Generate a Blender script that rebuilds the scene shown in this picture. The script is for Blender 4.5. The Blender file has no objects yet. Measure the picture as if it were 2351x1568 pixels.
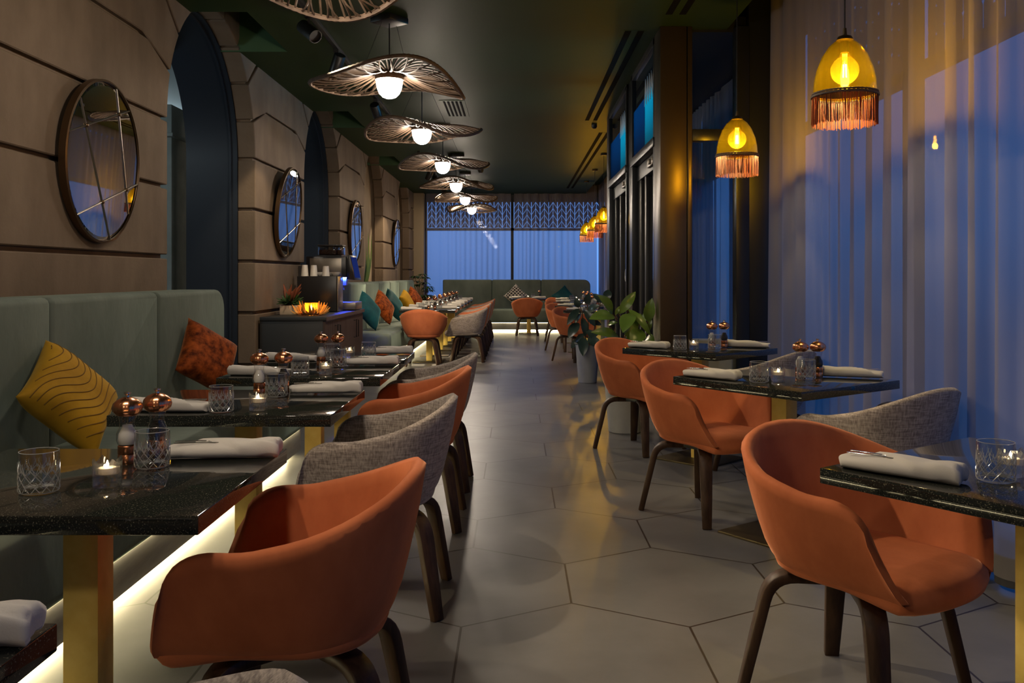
import bpy, bmesh, math, random
from mathutils import Vector, Matrix, Euler
PI = math.pi
rnd = random.Random(7)
S = bpy.context.scene
COL = S.collection

# ------------------------------------------------------------------ render look
S.view_settings.view_transform = 'Standard'
S.view_settings.look = 'None'
S.view_settings.gamma = 1.0
S.view_settings.use_curve_mapping = False
S.view_settings.exposure = 0.62
cy = S.cycles
cy.use_denoising = True
try:
    cy.denoiser = 'OPENIMAGEDENOISE'
except Exception:
    pass
cy.use_adaptive_sampling = True
cy.adaptive_threshold = 0.02
cy.max_bounces = 8
cy.diffuse_bounces = 4
cy.glossy_bounces = 4
cy.transmission_bounces = 7
cy.transparent_max_bounces = 14
cy.sample_clamp_indirect = 2.5
cy.sample_clamp_direct = 0
cy.caustics_reflective = False
cy.caustics_refractive = False
cy.blur_glossy = 0.5

# ------------------------------------------------------------------ camera
cam = bpy.data.cameras.new('camera')
cam.sensor_width = 36
cam.lens = 36 * 2070 / 2351
cam.shift_x = -(1183 - 1175.5) / 2351
cam.shift_y = -(784 - 632.4) / 2351
cam.clip_start = 0.02
co = bpy.data.objects.new('camera', cam)
COL.objects.link(co)
co.location = (0, 0, 1.24)
co.rotation_euler = (PI / 2, 0, 0)
S.camera = co

# ------------------------------------------------------------------ materials
def nt(name):
    m = bpy.data.materials.new(name)
    m.use_nodes = True
    n = m.node_tree
    n.nodes.clear()
    out = n.nodes.new('ShaderNodeOutputMaterial')
    return m, n, out

def N(n, t, **kw):
    x = n.nodes.new(t)
    for k, v in kw.items():
        setattr(x, k, v)
    return x

def col4(c):
    return (c[0], c[1], c[2], 1)

def ramp(n, src, stops):
    r = N(n, 'ShaderNodeValToRGB')
    e = r.color_ramp.elements
    while len(e) < len(stops):
        e.new(0.5)
    for i, (p, c) in enumerate(stops):
        e[i].position = p
        e[i].color = col4(c) if len(c) == 3 else c
    n.links.new(src, r.inputs[0])
    return r.outputs[0]

def coords(n, scale=(1, 1, 1), kind='Object'):
    tc = N(n, 'ShaderNodeTexCoord')
    mp = N(n, 'ShaderNodeMapping')
    mp.inputs['Scale'].default_value = scale
    n.links.new(tc.outputs[kind], mp.inputs[0])
    return mp.outputs[0]

def noise(n, vec, scale, detail=4, rough=0.55):
    x = N(n, 'ShaderNodeTexNoise')
    x.inputs['Scale'].default_value = scale
    x.inputs['Detail'].default_value = detail
    x.inputs['Roughness'].default_value = rough
    n.links.new(vec, x.inputs['Vector'])
    return x.outputs[0]

def bump(n, h, strength, dist=0.01):
    b = N(n, 'ShaderNodeBump')
    b.inputs['Strength'].default_value = strength
    b.inputs['Distance'].default_value = dist
    n.links.new(h, b.inputs['Height'])
    return b.outputs[0]

def pbr(name, base=(0.5, 0.5, 0.5), rough=0.5, metal=0.0, spec=0.5, var=None, vscale=8, stretch=(1, 1, 1),
        bmp=0.0, bscale=40, sheen=0.0, sheen_col=(1, 1, 1), emit=None, es=0.0, coat=0.0, bdist=0.01):
    m, n, out = nt(name)
    p = N(n, 'ShaderNodeBsdfPrincipled')
    p.inputs['Base Color'].default_value = col4(base)
    p.inputs['Roughness'].default_value = rough
    p.inputs['Metallic'].default_value = metal
    p.inputs['Specular IOR Level'].default_value = spec
    p.inputs['Coat Weight'].default_value = coat
    if sheen:
        p.inputs['Sheen Weight'].default_value = sheen
        p.inputs['Sheen Roughness'].default_value = 0.4
        p.inputs['Sheen Tint'].default_value = col4(sheen_col)
    if emit:
        p.inputs['Emission Color'].default_value = col4(emit)
        p.inputs['Emission Strength'].default_value = es
    v = coords(n, stretch)
    if var:
        f = noise(n, v, vscale)
        n.links.new(ramp(n, f, [(0.3, base), (0.7, var)]), p.inputs['Base Color'])
    if bmp:
        n.links.new(bump(n, noise(n, v, bscale, 3), bmp, bdist), p.inputs['Normal'])
    n.links.new(p.outputs[0], out.inputs[0])
    return m

def emission(name, c, s):
    m, n, out = nt(name)
    e = N(n, 'ShaderNodeEmission')
    e.inputs[0].default_value = col4(c)
    e.inputs[1].default_value = s
    n.links.new(e.outputs[0], out.inputs[0])
    return m

def clear_glass(name, tint=(1, 1, 1), rough=0.02, refl=1.0, ior=1.45, glow=None):
    """thin pane: tinted transparency with a fresnel reflection"""
    m, n, out = nt(name)
    t = N(n, 'ShaderNodeBsdfTransparent')
    t.inputs[0].default_value = col4(tint)
    g = N(n, 'ShaderNodeBsdfGlossy')
    g.inputs['Roughness'].default_value = rough
    f = N(n, 'ShaderNodeLayerWeight')
    f.inputs[0].default_value = 0.5
    f0 = ((ior - 1) / (ior + 1)) ** 2
    pw = N(n, 'ShaderNodeMath', operation='POWER')
    pw.inputs[1].default_value = 5
    n.links.new(f.outputs['Facing'], pw.inputs[0])
    mu = N(n, 'ShaderNodeMath', operation='MULTIPLY_ADD')
    mu.inputs[1].default_value = (1 - f0) * refl
    mu.inputs[2].default_value = f0 * refl
    n.links.new(pw.outputs[0], mu.inputs[0])
    mx = N(n, 'ShaderNodeMixShader')
    n.links.new(mu.outputs[0], mx.inputs[0])
    n.links.new(t.outputs[0], mx.inputs[1])
    n.links.new(g.outputs[0], mx.inputs[2])
    last = mx.outputs[0]
    if glow:
        d = N(n, 'ShaderNodeBsdfTranslucent')
        d.inputs[0].default_value = col4(glow[0])
        m2 = N(n, 'ShaderNodeMixShader')
        m2.inputs[0].default_value = glow[1]
        n.links.new(last, m2.inputs[1])
        n.links.new(d.outputs[0], m2.inputs[2])
        last = m2.outputs[0]
    n.links.new(last, out.inputs[0])
    return m

def glass(name, c=(0.97, 0.98, 0.98), ior=1.5, clear=0.55):
    m, n, out = nt(name)
    g = N(n, 'ShaderNodeBsdfGlass')
    g.inputs['Color'].default_value = col4(c)
    g.inputs['Roughness'].default_value = 0.0
    g.inputs['IOR'].default_value = ior
    if clear:
        t = N(n, 'ShaderNodeBsdfTransparent')
        t.inputs[0].default_value = (0.96, 0.97, 0.97, 1)
        mx = N(n, 'ShaderNodeMixShader')
        mx.inputs[0].default_value = clear
        # cut facets: sharp glints and a little light scattered by the cut edges
        k = N(n, 'ShaderNodeBsdfGlossy')
        k.inputs['Roughness'].default_value = 0.04
        d = N(n, 'ShaderNodeBsdfTranslucent')
        d.inputs[0].default_value = (0.9, 0.9, 0.9, 1)
        lw = N(n, 'ShaderNodeLayerWeight')
        lw.inputs[0].default_value = 0.5
        pw = N(n, 'ShaderNodeMath', operation='POWER')
        pw.inputs[1].default_value = 3
        n.links.new(lw.outputs['Facing'], pw.inputs[0])
        ma = N(n, 'ShaderNodeMath', operation='MULTIPLY_ADD')
        ma.inputs[1].default_value = 0.85
        ma.inputs[2].default_value = 0.07
        n.links.new(pw.outputs[0], ma.inputs[0])
        m1 = N(n, 'ShaderNodeMixShader')
        n.links.new(ma.outputs[0], m1.inputs[0])
        n.links.new(t.outputs[0], m1.inputs[1])
        n.links.new(k.outputs[0], m1.inputs[2])
        m2 = N(n, 'ShaderNodeMixShader')
        m2.inputs[0].default_value = 0.03
        n.links.new(m1.outputs[0], m2.inputs[1])
        n.links.new(d.outputs[0], m2.inputs[2])
        n.links.new(g.outputs[0], mx.inputs[1])
        n.links.new(m2.outputs[0], mx.inputs[2])
        n.links.new(mx.outputs[0], out.inputs[0])
        return m
    n.links.new(g.outputs[0], out.inputs[0])
    return m

def cut_material():
    # frosted cuts in crystal, and the painted rim highlight: scatter light both ways, glint a little, let some through
    m, n, out = nt('crystal_cut_and_highlight')
    d = N(n, 'ShaderNodeBsdfTranslucent')
    d.inputs[0].default_value = (0.85, 0.85, 0.84, 1)
    e = N(n, 'ShaderNodeBsdfDiffuse')
    e.inputs[0].default_value = (0.85, 0.85, 0.84, 1)
    g = N(n, 'ShaderNodeBsdfGlossy')
    g.inputs['Roughness'].default_value = 0.12
    t = N(n, 'ShaderNodeBsdfTransparent')
    last = d.outputs[0]
    for fac, sh in ((0.5, e), (0.45, g), (0.35, t)):
        x = N(n, 'ShaderNodeMixShader')
        x.inputs[0].default_value = fac
        n.links.new(last, x.inputs[1])
        n.links.new(sh.outputs[0], x.inputs[2])
        last = x.outputs[0]
    n.links.new(last, out.inputs[0])
    return m

def weave(name, a, b, scale=180, sheen=0.2):
    m, n, out = nt(name)
    p = N(n, 'ShaderNodeBsdfPrincipled')
    p.inputs['Roughness'].default_value = 0.9
    p.inputs['Specular IOR Level'].default_value = 0.2
    p.inputs['Sheen Weight'].default_value = sheen
    f1 = noise(n, coords(n, (1, 1, 0.08)), scale, 2)
    f2 = noise(n, coords(n, (0.1, 0.1, 1)), scale, 2)
    ad = N(n, 'ShaderNodeMath', operation='ADD')
    n.links.new(f1, ad.inputs[0])
    n.links.new(f2, ad.inputs[1])
    mu = N(n, 'ShaderNodeMath', operation='MULTIPLY')
    mu.inputs[1].default_value = 0.5
    n.links.new(ad.outputs[0], mu.inputs[0])
    n.links.new(ramp(n, mu.outputs[0], [(0.38, a), (0.62, b)]), p.inputs['Base Color'])
    n.links.new(bump(n, mu.outputs[0], 0.4, 0.002), p.inputs['Normal'])
    n.links.new(p.outputs[0], out.inputs[0])
    return m

def velvet(name, a, b, sheen_col, scale=6, sheen=0.5):
    m, n, out = nt(name)
    p = N(n, 'ShaderNodeBsdfPrincipled')
    p.inputs['Roughness'].default_value = 0.75
    p.inputs['Specular IOR Level'].default_value = 0.15
    p.inputs['Sheen Weight'].default_value = sheen
    p.inputs['Sheen Roughness'].default_value = 0.35
    p.inputs['Sheen Tint'].default_value = col4(sheen_col)
    v = coords(n, (1, 1, 0.6))
    f = noise(n, v, scale, 5, 0.6)
    n.links.new(ramp(n, f, [(0.35, a), (0.68, b)]), p.inputs['Base Color'])
    n.links.new(bump(n, noise(n, v, 14, 3), 0.12, 0.02), p.inputs['Normal'])
    n.links.new(p.outputs[0], out.inputs[0])
    return m

def floor_material():
    m, n, out = nt('hexagon_tiles')
    p = N(n, 'ShaderNodeBsdfPrincipled')
    tc = N(n, 'ShaderNodeTexCoord')
    W, ROW = 0.8068, 0.6953
    mp = N(n, 'ShaderNodeMapping')
    sx, sy = 1 / W, (math.sqrt(3) / 2) / ROW
    # offsets keep the modulo positive; a tile centre stands at x=0.6157, y=3.644
    mp.inputs['Scale'].default_value = (sx, sy, 0)
    mp.inputs['Location'].default_value = (20 - 0.6157 * sx, 20 * math.sqrt(3) - 3.644 * sy, 0)
    n.links.new(tc.outputs['Object'], mp.inputs[0])
    R = (1, math.sqrt(3), 1)
    H = (0.5, math.sqrt(3) / 2, 0.5)

    def vm(op, a, b=None):
        x = N(n, 'ShaderNodeVectorMath', operation=op)
        for i, q in enumerate((a, b)):
            if q is None:
                continue
            if isinstance(q, tuple):
                x.inputs[i].default_value = q
            else:
                n.links.new(q, x.inputs[i])
        return x
    # cell A is centred on multiples of R, cell B on R*(k+1/2)
    a = vm('SUBTRACT', vm('MODULO', vm('ADD', mp.outputs[0], H).outputs[0], R).outputs[0], H).outputs[0]
    b = vm('SUBTRACT', vm('MODULO', mp.outputs[0], R).outputs[0], H).outputs[0]
    flat = (1, 1, 0)
    a = vm('MULTIPLY', a, flat).outputs[0]
    b = vm('MULTIPLY', b, flat).outputs[0]
    da = vm('DOT_PRODUCT', a, a).outputs['Value']
    db = vm('DOT_PRODUCT', b, b).outputs['Value']
    lt = N(n, 'ShaderNodeMath', operation='LESS_THAN')
    n.links.new(da, lt.inputs[0])
    n.links.new(db, lt.inputs[1])
    mix = N(n, 'ShaderNodeMix', data_type='VECTOR')
    n.links.new(lt.outputs[0], mix.inputs['Factor'])
    n.links.new(b, mix.inputs[4])
    n.links.new(a, mix.inputs[5])
    g = mix.outputs[1]
    ag = vm('ABSOLUTE', g).outputs[0]
    d1 = vm('DOT_PRODUCT', ag, (0.5, math.sqrt(3) / 2, 0)).outputs['Value']
    sep = N(n, 'ShaderNodeSeparateXYZ')
    n.links.new(ag, sep.inputs[0])
    mxx = N(n, 'ShaderNodeMath', operation='MAXIMUM')
    n.links.new(d1, mxx.inputs[0])
    n.links.new(sep.outputs[0], mxx.inputs[1])
    gt = N(n, 'ShaderNodeMath', operation='GREATER_THAN')
    n.links.new(mxx.outputs[0], gt.inputs[0])
    gt.inputs[1].default_value = 0.5 - 0.0052
    # per-tile tone from the tile centre
    cell = vm('SUBTRACT', mp.outputs[0], g).outputs[0]
    wn = N(n, 'ShaderNodeTexWhiteNoise', noise_dimensions='2D')
    sn = vm('SNAP', vm('ADD', cell, (0.01, 0.01, 0)).outputs[0], (0.25, 0.25, 1)).outputs[0]
    n.links.new(sn, wn.inputs['Vector'])
    v = coords(n)
    f = noise(n, v, 2.2, 6, 0.62)
    tile = ramp(n, f, [(0.3, (0.115, 0.113, 0.113)), (0.7, (0.168, 0.165, 0.165))])
    hs = N(n, 'ShaderNodeHueSaturation')
    mr = N(n, 'ShaderNodeMapRange')
    mr.inputs['To Min'].default_value = 0.93
    mr.inputs['To Max'].default_value = 1.07
    n.links.new(wn.outputs['Value'], mr.inputs['Value'])
    n.links.new(mr.outputs[0], hs.inputs['Value'])
    n.links.new(tile, hs.inputs['Color'])
    mc = N(n, 'ShaderNodeMix', data_type='RGBA')
    n.links.new(gt.outputs[0], mc.inputs['Factor'])
    n.links.new(hs.outputs[0], mc.inputs[6])
    mc.inputs[7].default_value = (0.03, 0.022, 0.017, 1)
    n.links.new(mc.outputs[2], p.inputs['Base Color'])
    rr = N(n, 'ShaderNodeMapRange')
    rr.inputs['To Min'].default_value = 0.33
    rr.inputs['To Max'].default_value = 0.38
    n.links.new(noise(n, v, 5, 4), rr.inputs['Value'])
    n.links.new(rr.outputs[0], p.inputs['Roughness'])
    p.inputs['Specular IOR Level'].default_value = 0.55
    n.links.new(p.outputs[0], out.inputs[0])
    return m

def granite_material():
    m, n, out = nt('black_granite')
    p = N(n, 'ShaderNodeBsdfPrincipled')
    v = coords(n)
    vo = N(n, 'ShaderNodeTexVoronoi')
    vo.inputs['Scale'].default_value = 420
    n.links.new(v, vo.inputs['Vector'])
    f = noise(n, v, 260, 2)
    sp = ramp(n, f, [(0.59, (0.016, 0.018, 0.016)), (0.77, (0.28, 0.26, 0.19))])
    n.links.new(sp, p.inputs['Base Color'])
    p.inputs['Roughness'].default_value = 0.055
    p.inputs['Specular IOR Level'].default_value = 0.62
    n.links.new(p.outputs[0], out.inputs[0])
    return m

def stone_material(name, a, b, c):
    m, n, out = nt(name)
    p = N(n, 'ShaderNodeBsdfPrincipled')
    v = coords(n)
    f = noise(n, v, 1.6, 6, 0.6)
    f2 = noise(n, coords(n, (1, 2.2, 0.8)), 2.2, 5)
    ad = N(n, 'ShaderNodeMath', operation='ADD')
    n.links.new(f, ad.inputs[0])
    n.links.new(f2, ad.inputs[1])
    hv = N(n, 'ShaderNodeMath', operation='MULTIPLY')
    hv.inputs[1].default_value = 0.5
    n.links.new(ad.outputs[0], hv.inputs[0])
    n.links.new(ramp(n, hv.outputs[0], [(0.33, a), (0.52, b), (0.7, c)]), p.inputs['Base Color'])
    p.inputs['Roughness'].default_value = 0.8
    p.inputs['Specular IOR Level'].default_value = 0.25
    n.links.new(bump(n, noise(n, v, 45, 5, 0.65), 0.25, 0.006), p.inputs['Normal'])
    n.links.new(p.outputs[0], out.inputs[0])
    return m

def curtain_material(name, c, transp=0.3, edge=0.9):
    m, n, out = nt(name)
    d = N(n, 'ShaderNodeBsdfDiffuse')
    d.inputs[0].default_value = col4(c)
    t = N(n, 'ShaderNodeBsdfTranslucent')
    t.inputs[0].default_value = col4((min(1, c[0] * 1.15), min(1, c[1] * 1.2), min(1, c[2] * 1.25)))
    x = N(n, 'ShaderNodeBsdfTransparent')
    x.inputs[0].default_value = (0.92, 0.94, 1, 1)
    a = N(n, 'ShaderNodeMixShader')
    a.inputs[0].default_value = 0.45
    b = N(n, 'ShaderNodeMixShader')
    # threads close up when the cloth is seen edge-on
    lw = N(n, 'ShaderNodeLayerWeight')
    lw.inputs[0].default_value = 0.35
    mr = N(n, 'ShaderNodeMapRange')
    mr.inputs['To Min'].default_value = transp
    mr.inputs['To Max'].default_value = transp * edge
    n.links.new(lw.outputs['Facing'], mr.inputs['Value'])
    n.links.new(mr.outputs[0], b.inputs[0])
    n.links.new(d.outputs[0], a.inputs[1])
    n.links.new(t.outputs[0], a.inputs[2])
    n.links.new(a.outputs[0], b.inputs[1])
    n.links.new(x.outputs[0], b.inputs[2])
    n.links.new(b.outputs[0], out.inputs[0])
    return m

M = {}
M['floor'] = floor_material()
M['granite'] = granite_material()
M['stone'] = stone_material('sandstone', (0.118, 0.086, 0.058), (0.165, 0.12, 0.083), (0.205, 0.153, 0.108))
M['stone_pale'] = stone_material('pale_limestone', (0.2, 0.15, 0.10), (0.30, 0.235, 0.165), (0.37, 0.30, 0.22))
M['ceiling'] = pbr('green_ceiling_paint', (0.020, 0.040, 0.010), 0.55, var=(0.025, 0.047, 0.013), vscale=0.8, spec=0.12)
M['notch'] = pbr('recess_green_paint', (0.05, 0.11, 0.045), 0.6)
M['navy'] = pbr('navy_lacquer', (0.018, 0.024, 0.036), 0.45, spec=0.35)
M['concrete'] = pbr('grey_concrete', (0.40, 0.45, 0.43), 0.8, var=(0.52, 0.57, 0.55), vscale=5)
M['plaster'] = pbr('pale_blue_plaster', (0.5, 0.58, 0.6), 0.8)
M['beige'] = pbr('beige_plaster', (0.36, 0.28, 0.18), 0.8)
M['orange'] = velvet('burnt_orange_velvet', (0.45, 0.124, 0.048), (0.60, 0.180, 0.072), (1, 0.45, 0.25), 5)
M['grey'] = weave('greige_woven_cloth', (0.20, 0.165, 0.148), (0.50, 0.43, 0.38))
M['green_velvet'] = velvet('sage_velvet', (0.10, 0.125, 0.105), (0.15, 0.18, 0.155), (0.6, 0.8, 0.7), 3, 0.4)
M['walnut'] = pbr('dark_walnut', (0.028, 0.014, 0.008), 0.45, var=(0.065, 0.034, 0.019), vscale=9, stretch=(6, 6, 0.6), spec=0.25)
M['brass'] = pbr('brushed_brass', (0.90, 0.62, 0.14), 0.5, metal=0.2, var=(0.96, 0.70, 0.19), vscale=30)
M['base_metal'] = pbr('dark_bronze_plate', (0.10, 0.075, 0.04), 0.45, metal=0.8)
M['plinth'] = pbr('grey_stone_plinth', (0.22, 0.21, 0.19), 0.5, var=(0.34, 0.32, 0.29), vscale=4, stretch=(1, 1, 6))
M['led'] = emission('warm_led_strip', (1.0, 0.84, 0.47), 40)
M['led_soft'] = emission('soft_led_strip', (1.0, 0.84, 0.5), 7)
M['black_metal'] = pbr('black_metal', (0.012, 0.012, 0.013), 0.4, spec=0.5)
M['door_metal'] = pbr('door_dark_metal', (0.03, 0.032, 0.036), 0.3, metal=0.6)
M['bronze'] = pbr('brown_bronze_cladding', (0.075, 0.055, 0.036), 0.34, metal=0.7, var=(0.09, 0.066, 0.043), vscale=2)
M['mirror'] = pbr('mirror_silver', (0.86, 0.87, 0.85), 0.012, metal=1.0)
M['mirror_frame'] = pbr('bronze_mirror_frame', (0.14, 0.09, 0.05), 0.35, metal=0.9)
M['lead'] = pbr('lead_bar', (0.35, 0.33, 0.29), 0.3, metal=1.0)
M['rattan'] = pbr('natural_rattan', (0.075, 0.046, 0.030), 0.6, var=(0.14, 0.092, 0.060), vscale=25)
M['globe'] = emission('opal_globe_light', (1.0, 0.85, 0.68), 70)
M['amber'] = clear_glass('amber_glass', (0.88, 0.71, 0.17), 0.05, 1.0, 1.5, glow=((0.5, 0.38, 0.04), 0.014))
M['bulb'] = clear_glass('clear_bulb_glass', (1.0, 0.93, 0.7), 0.03, 1.0, 1.5, glow=((1, 0.8, 0.3), 0.02))
M['filament'] = emission('glowing_filament', (1.0, 0.66, 0.24), 150)
M['fringe'] = pbr('rust_silk_fringe', (0.17, 0.032, 0.005), 0.55, var=(0.24, 0.055, 0.010), vscale=60, stretch=(1, 1, 0.05), sheen=0.3)
M['copper'] = pbr('brushed_copper', (0.82, 0.36, 0.19), 0.24, metal=1.0)
M['steel'] = pbr('polished_steel', (0.72, 0.7, 0.66), 0.18, metal=1.0)
M['crystal'] = clear_glass('crystal_glass', (0.93, 0.94, 0.94), 0.01, 1.4, 1.55)
M['cut'] = cut_material()
M['holder'] = glass('candle_glass', (0.98, 0.97, 0.93), clear=0.7)
M['mill_glass'] = clear_glass('mill_acrylic', (0.93, 0.93, 0.93), 0.02, 1.6)
M['salt'] = pbr('white_salt', (0.75, 0.73, 0.7), 0.8)
M['pepper'] = pbr('black_peppercorns', (0.02, 0.016, 0.013), 0.6, bmp=0.8, bscale=250)
M['napkin'] = pbr('white_linen', (0.62, 0.59, 0.55), 0.85, sheen=0.2, bmp=0.15, bscale=300, bdist=0.002)
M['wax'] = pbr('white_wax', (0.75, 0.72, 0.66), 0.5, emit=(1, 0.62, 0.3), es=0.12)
M['flame'] = emission('candle_flame', (1.0, 0.72, 0.38), 70)
M['curtain'] = curtain_material('mauve_sheer', (0.355, 0.325, 0.335), 0.32)
M['curtain_back'] = curtain_material('blue_grey_sheer', (0.35, 0.32, 0.33), 0.40, 0.05)
M['hem'] = pbr('dark_curtain_hem', (0.03, 0.03, 0.035), 0.8)
M['film'] = curtain_material('leaf_pattern_film', (0.22, 0.24, 0.28), 0.12)
M['frame'] = pbr('window_dark_frame', (0.035, 0.037, 0.042), 0.45, metal=0.3)
M['pane'] = clear_glass('window_pane', (0.92, 0.95, 0.97), 0.0, 1.0, 1.45)
M['dark_pane'] = clear_glass('tinted_door_pane', (0.55, 0.6, 0.65), 0.02, 1.0, 1.5)
M['teal_film'] = clear_glass('teal_glass_film', (0.05, 0.5, 0.6), 0.1, 0.6, 1.45, glow=((0.01, 0.36, 0.34), 0.6))
M['blue_light_tint'] = clear_glass('painted_blue_light', (0.03, 0.2, 0.5), 0.1, 0.4, 1.45, glow=((0.003, 0.045, 0.10), 0.5))
M['white_film'] = pbr('white_glass_film', (0.5, 0.5, 0.5), 0.6)
M['pillow_yellow'] = velvet('mustard_velvet', (0.36, 0.19, 0.012), (0.5, 0.28, 0.02), (1, 0.8, 0.3), 6, 0.3)
M['pillow_thread'] = pbr('mustard_cord', (0.20, 0.10, 0.008), 0.8)
M['pillow_teal'] = velvet('teal_velvet', (0.005, 0.040, 0.055), (0.008, 0.068, 0.080), (0.3, 0.9, 1), 8, 0.25)
M['pillow_rust'] = velvet('rust_crushed_velvet', (0.07, 0.012, 0.004), (0.46, 0.10, 0.018), (1, 0.5, 0.25), 22, 0.4)
M['leaf_green'] = pbr('waxy_green_leaf', (0.10, 0.19, 0.03), 0.28, var=(0.16, 0.27, 0.05), vscale=6, spec=0.6)
M['leaf_dark'] = pbr('dark_waxy_leaf', (0.03, 0.058, 0.046), 0.28, var=(0.055, 0.085, 0.062), vscale=6, spec=0.6)
M['leaf_mid'] = pbr('mid_green_leaf', (0.03, 0.07, 0.02), 0.45, var=(0.05, 0.11, 0.03), vscale=6)
M['stem'] = pbr('brown_stem', (0.16, 0.08, 0.03), 0.7)
M['pot'] = pbr('grey_fibre_pot', (0.30, 0.30, 0.29), 0.75, var=(0.36, 0.36, 0.35), vscale=5)
M['soil'] = pbr('potting_soil', (0.025, 0.018, 0.012), 0.95)
M['cabinet'] = pbr('charcoal_cabinet', (0.025, 0.026, 0.027), 0.5)
M['cabinet_front'] = pbr('brown_reeded_front', (0.075, 0.046, 0.038), 0.5, var=(0.10, 0.062, 0.05), vscale=8, stretch=(8, 8, 0.5))
M['machine'] = pbr('machine_black', (0.012, 0.012, 0.014), 0.3)
M['machine_grey'] = pbr('machine_brushed_grey', (0.28, 0.25, 0.21), 0.32, metal=0.8)
M['beans'] = pbr('coffee_beans', (0.05, 0.02, 0.012), 0.5, bmp=0.8, bscale=120)
M['hopper'] = clear_glass('smoky_hopper', (0.6, 0.58, 0.55), 0.03, 1.0)
M['blue_led'] = emission('blue_led', (0.03, 0.08, 1.0), 110)
M['screen'] = emission('blue_screen', (0.03, 0.06, 0.35), 0.2)
M['ceramic'] = pbr('white_ceramic', (0.62, 0.59, 0.55), 0.35)
M['cream_box'] = pbr('cream_wood_box', (0.5, 0.42, 0.32), 0.7)
M['dried'] = pbr('dried_amber_leaf', (0.62, 0.30, 0.05), 0.6, var=(0.75, 0.42, 0.10), vscale=30, sheen=0.2)
M['dried_red'] = pbr('dried_rust_leaf', (0.22, 0.06, 0.025), 0.7)
M['amber_votive'] = clear_glass('amber_votive_glass', (1, 0.72, 0.25), 0.05, 1.0, 1.45, glow=((1, 0.6, 0.1), 0.3))
M['vent'] = pbr('vent_dark', (0.006, 0.006, 0.005), 0.9, spec=0.05)
M['spot_lens'] = emission('spot_lens', (1.0, 0.8, 0.55), 4)

def pattern_pillow():
    m, n, out = nt('black_white_lattice_cloth')
    p = N(n, 'ShaderNodeBsdfPrincipled')
    p.inputs['Roughness'].default_value = 0.9
    v = coords(n, (1, 1, 1))
    vo = N(n, 'ShaderNodeTexVoronoi', feature='DISTANCE_TO_EDGE')
    vo.inputs['Scale'].default_value = 18
    vo.inputs['Randomness'].default_value = 0.15
    n.links.new(v, vo.inputs['Vector'])
    n.links.new(ramp(n, vo.outputs['Distance'], [(0.10, (0.6, 0.55, 0.48)), (0.16, (0.015, 0.015, 0.015))]), p.inputs['Base Color'])
    n.links.new(p.outputs[0], out.inputs[0])
    return m
M['pillow_pattern'] = pattern_pillow()

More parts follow.
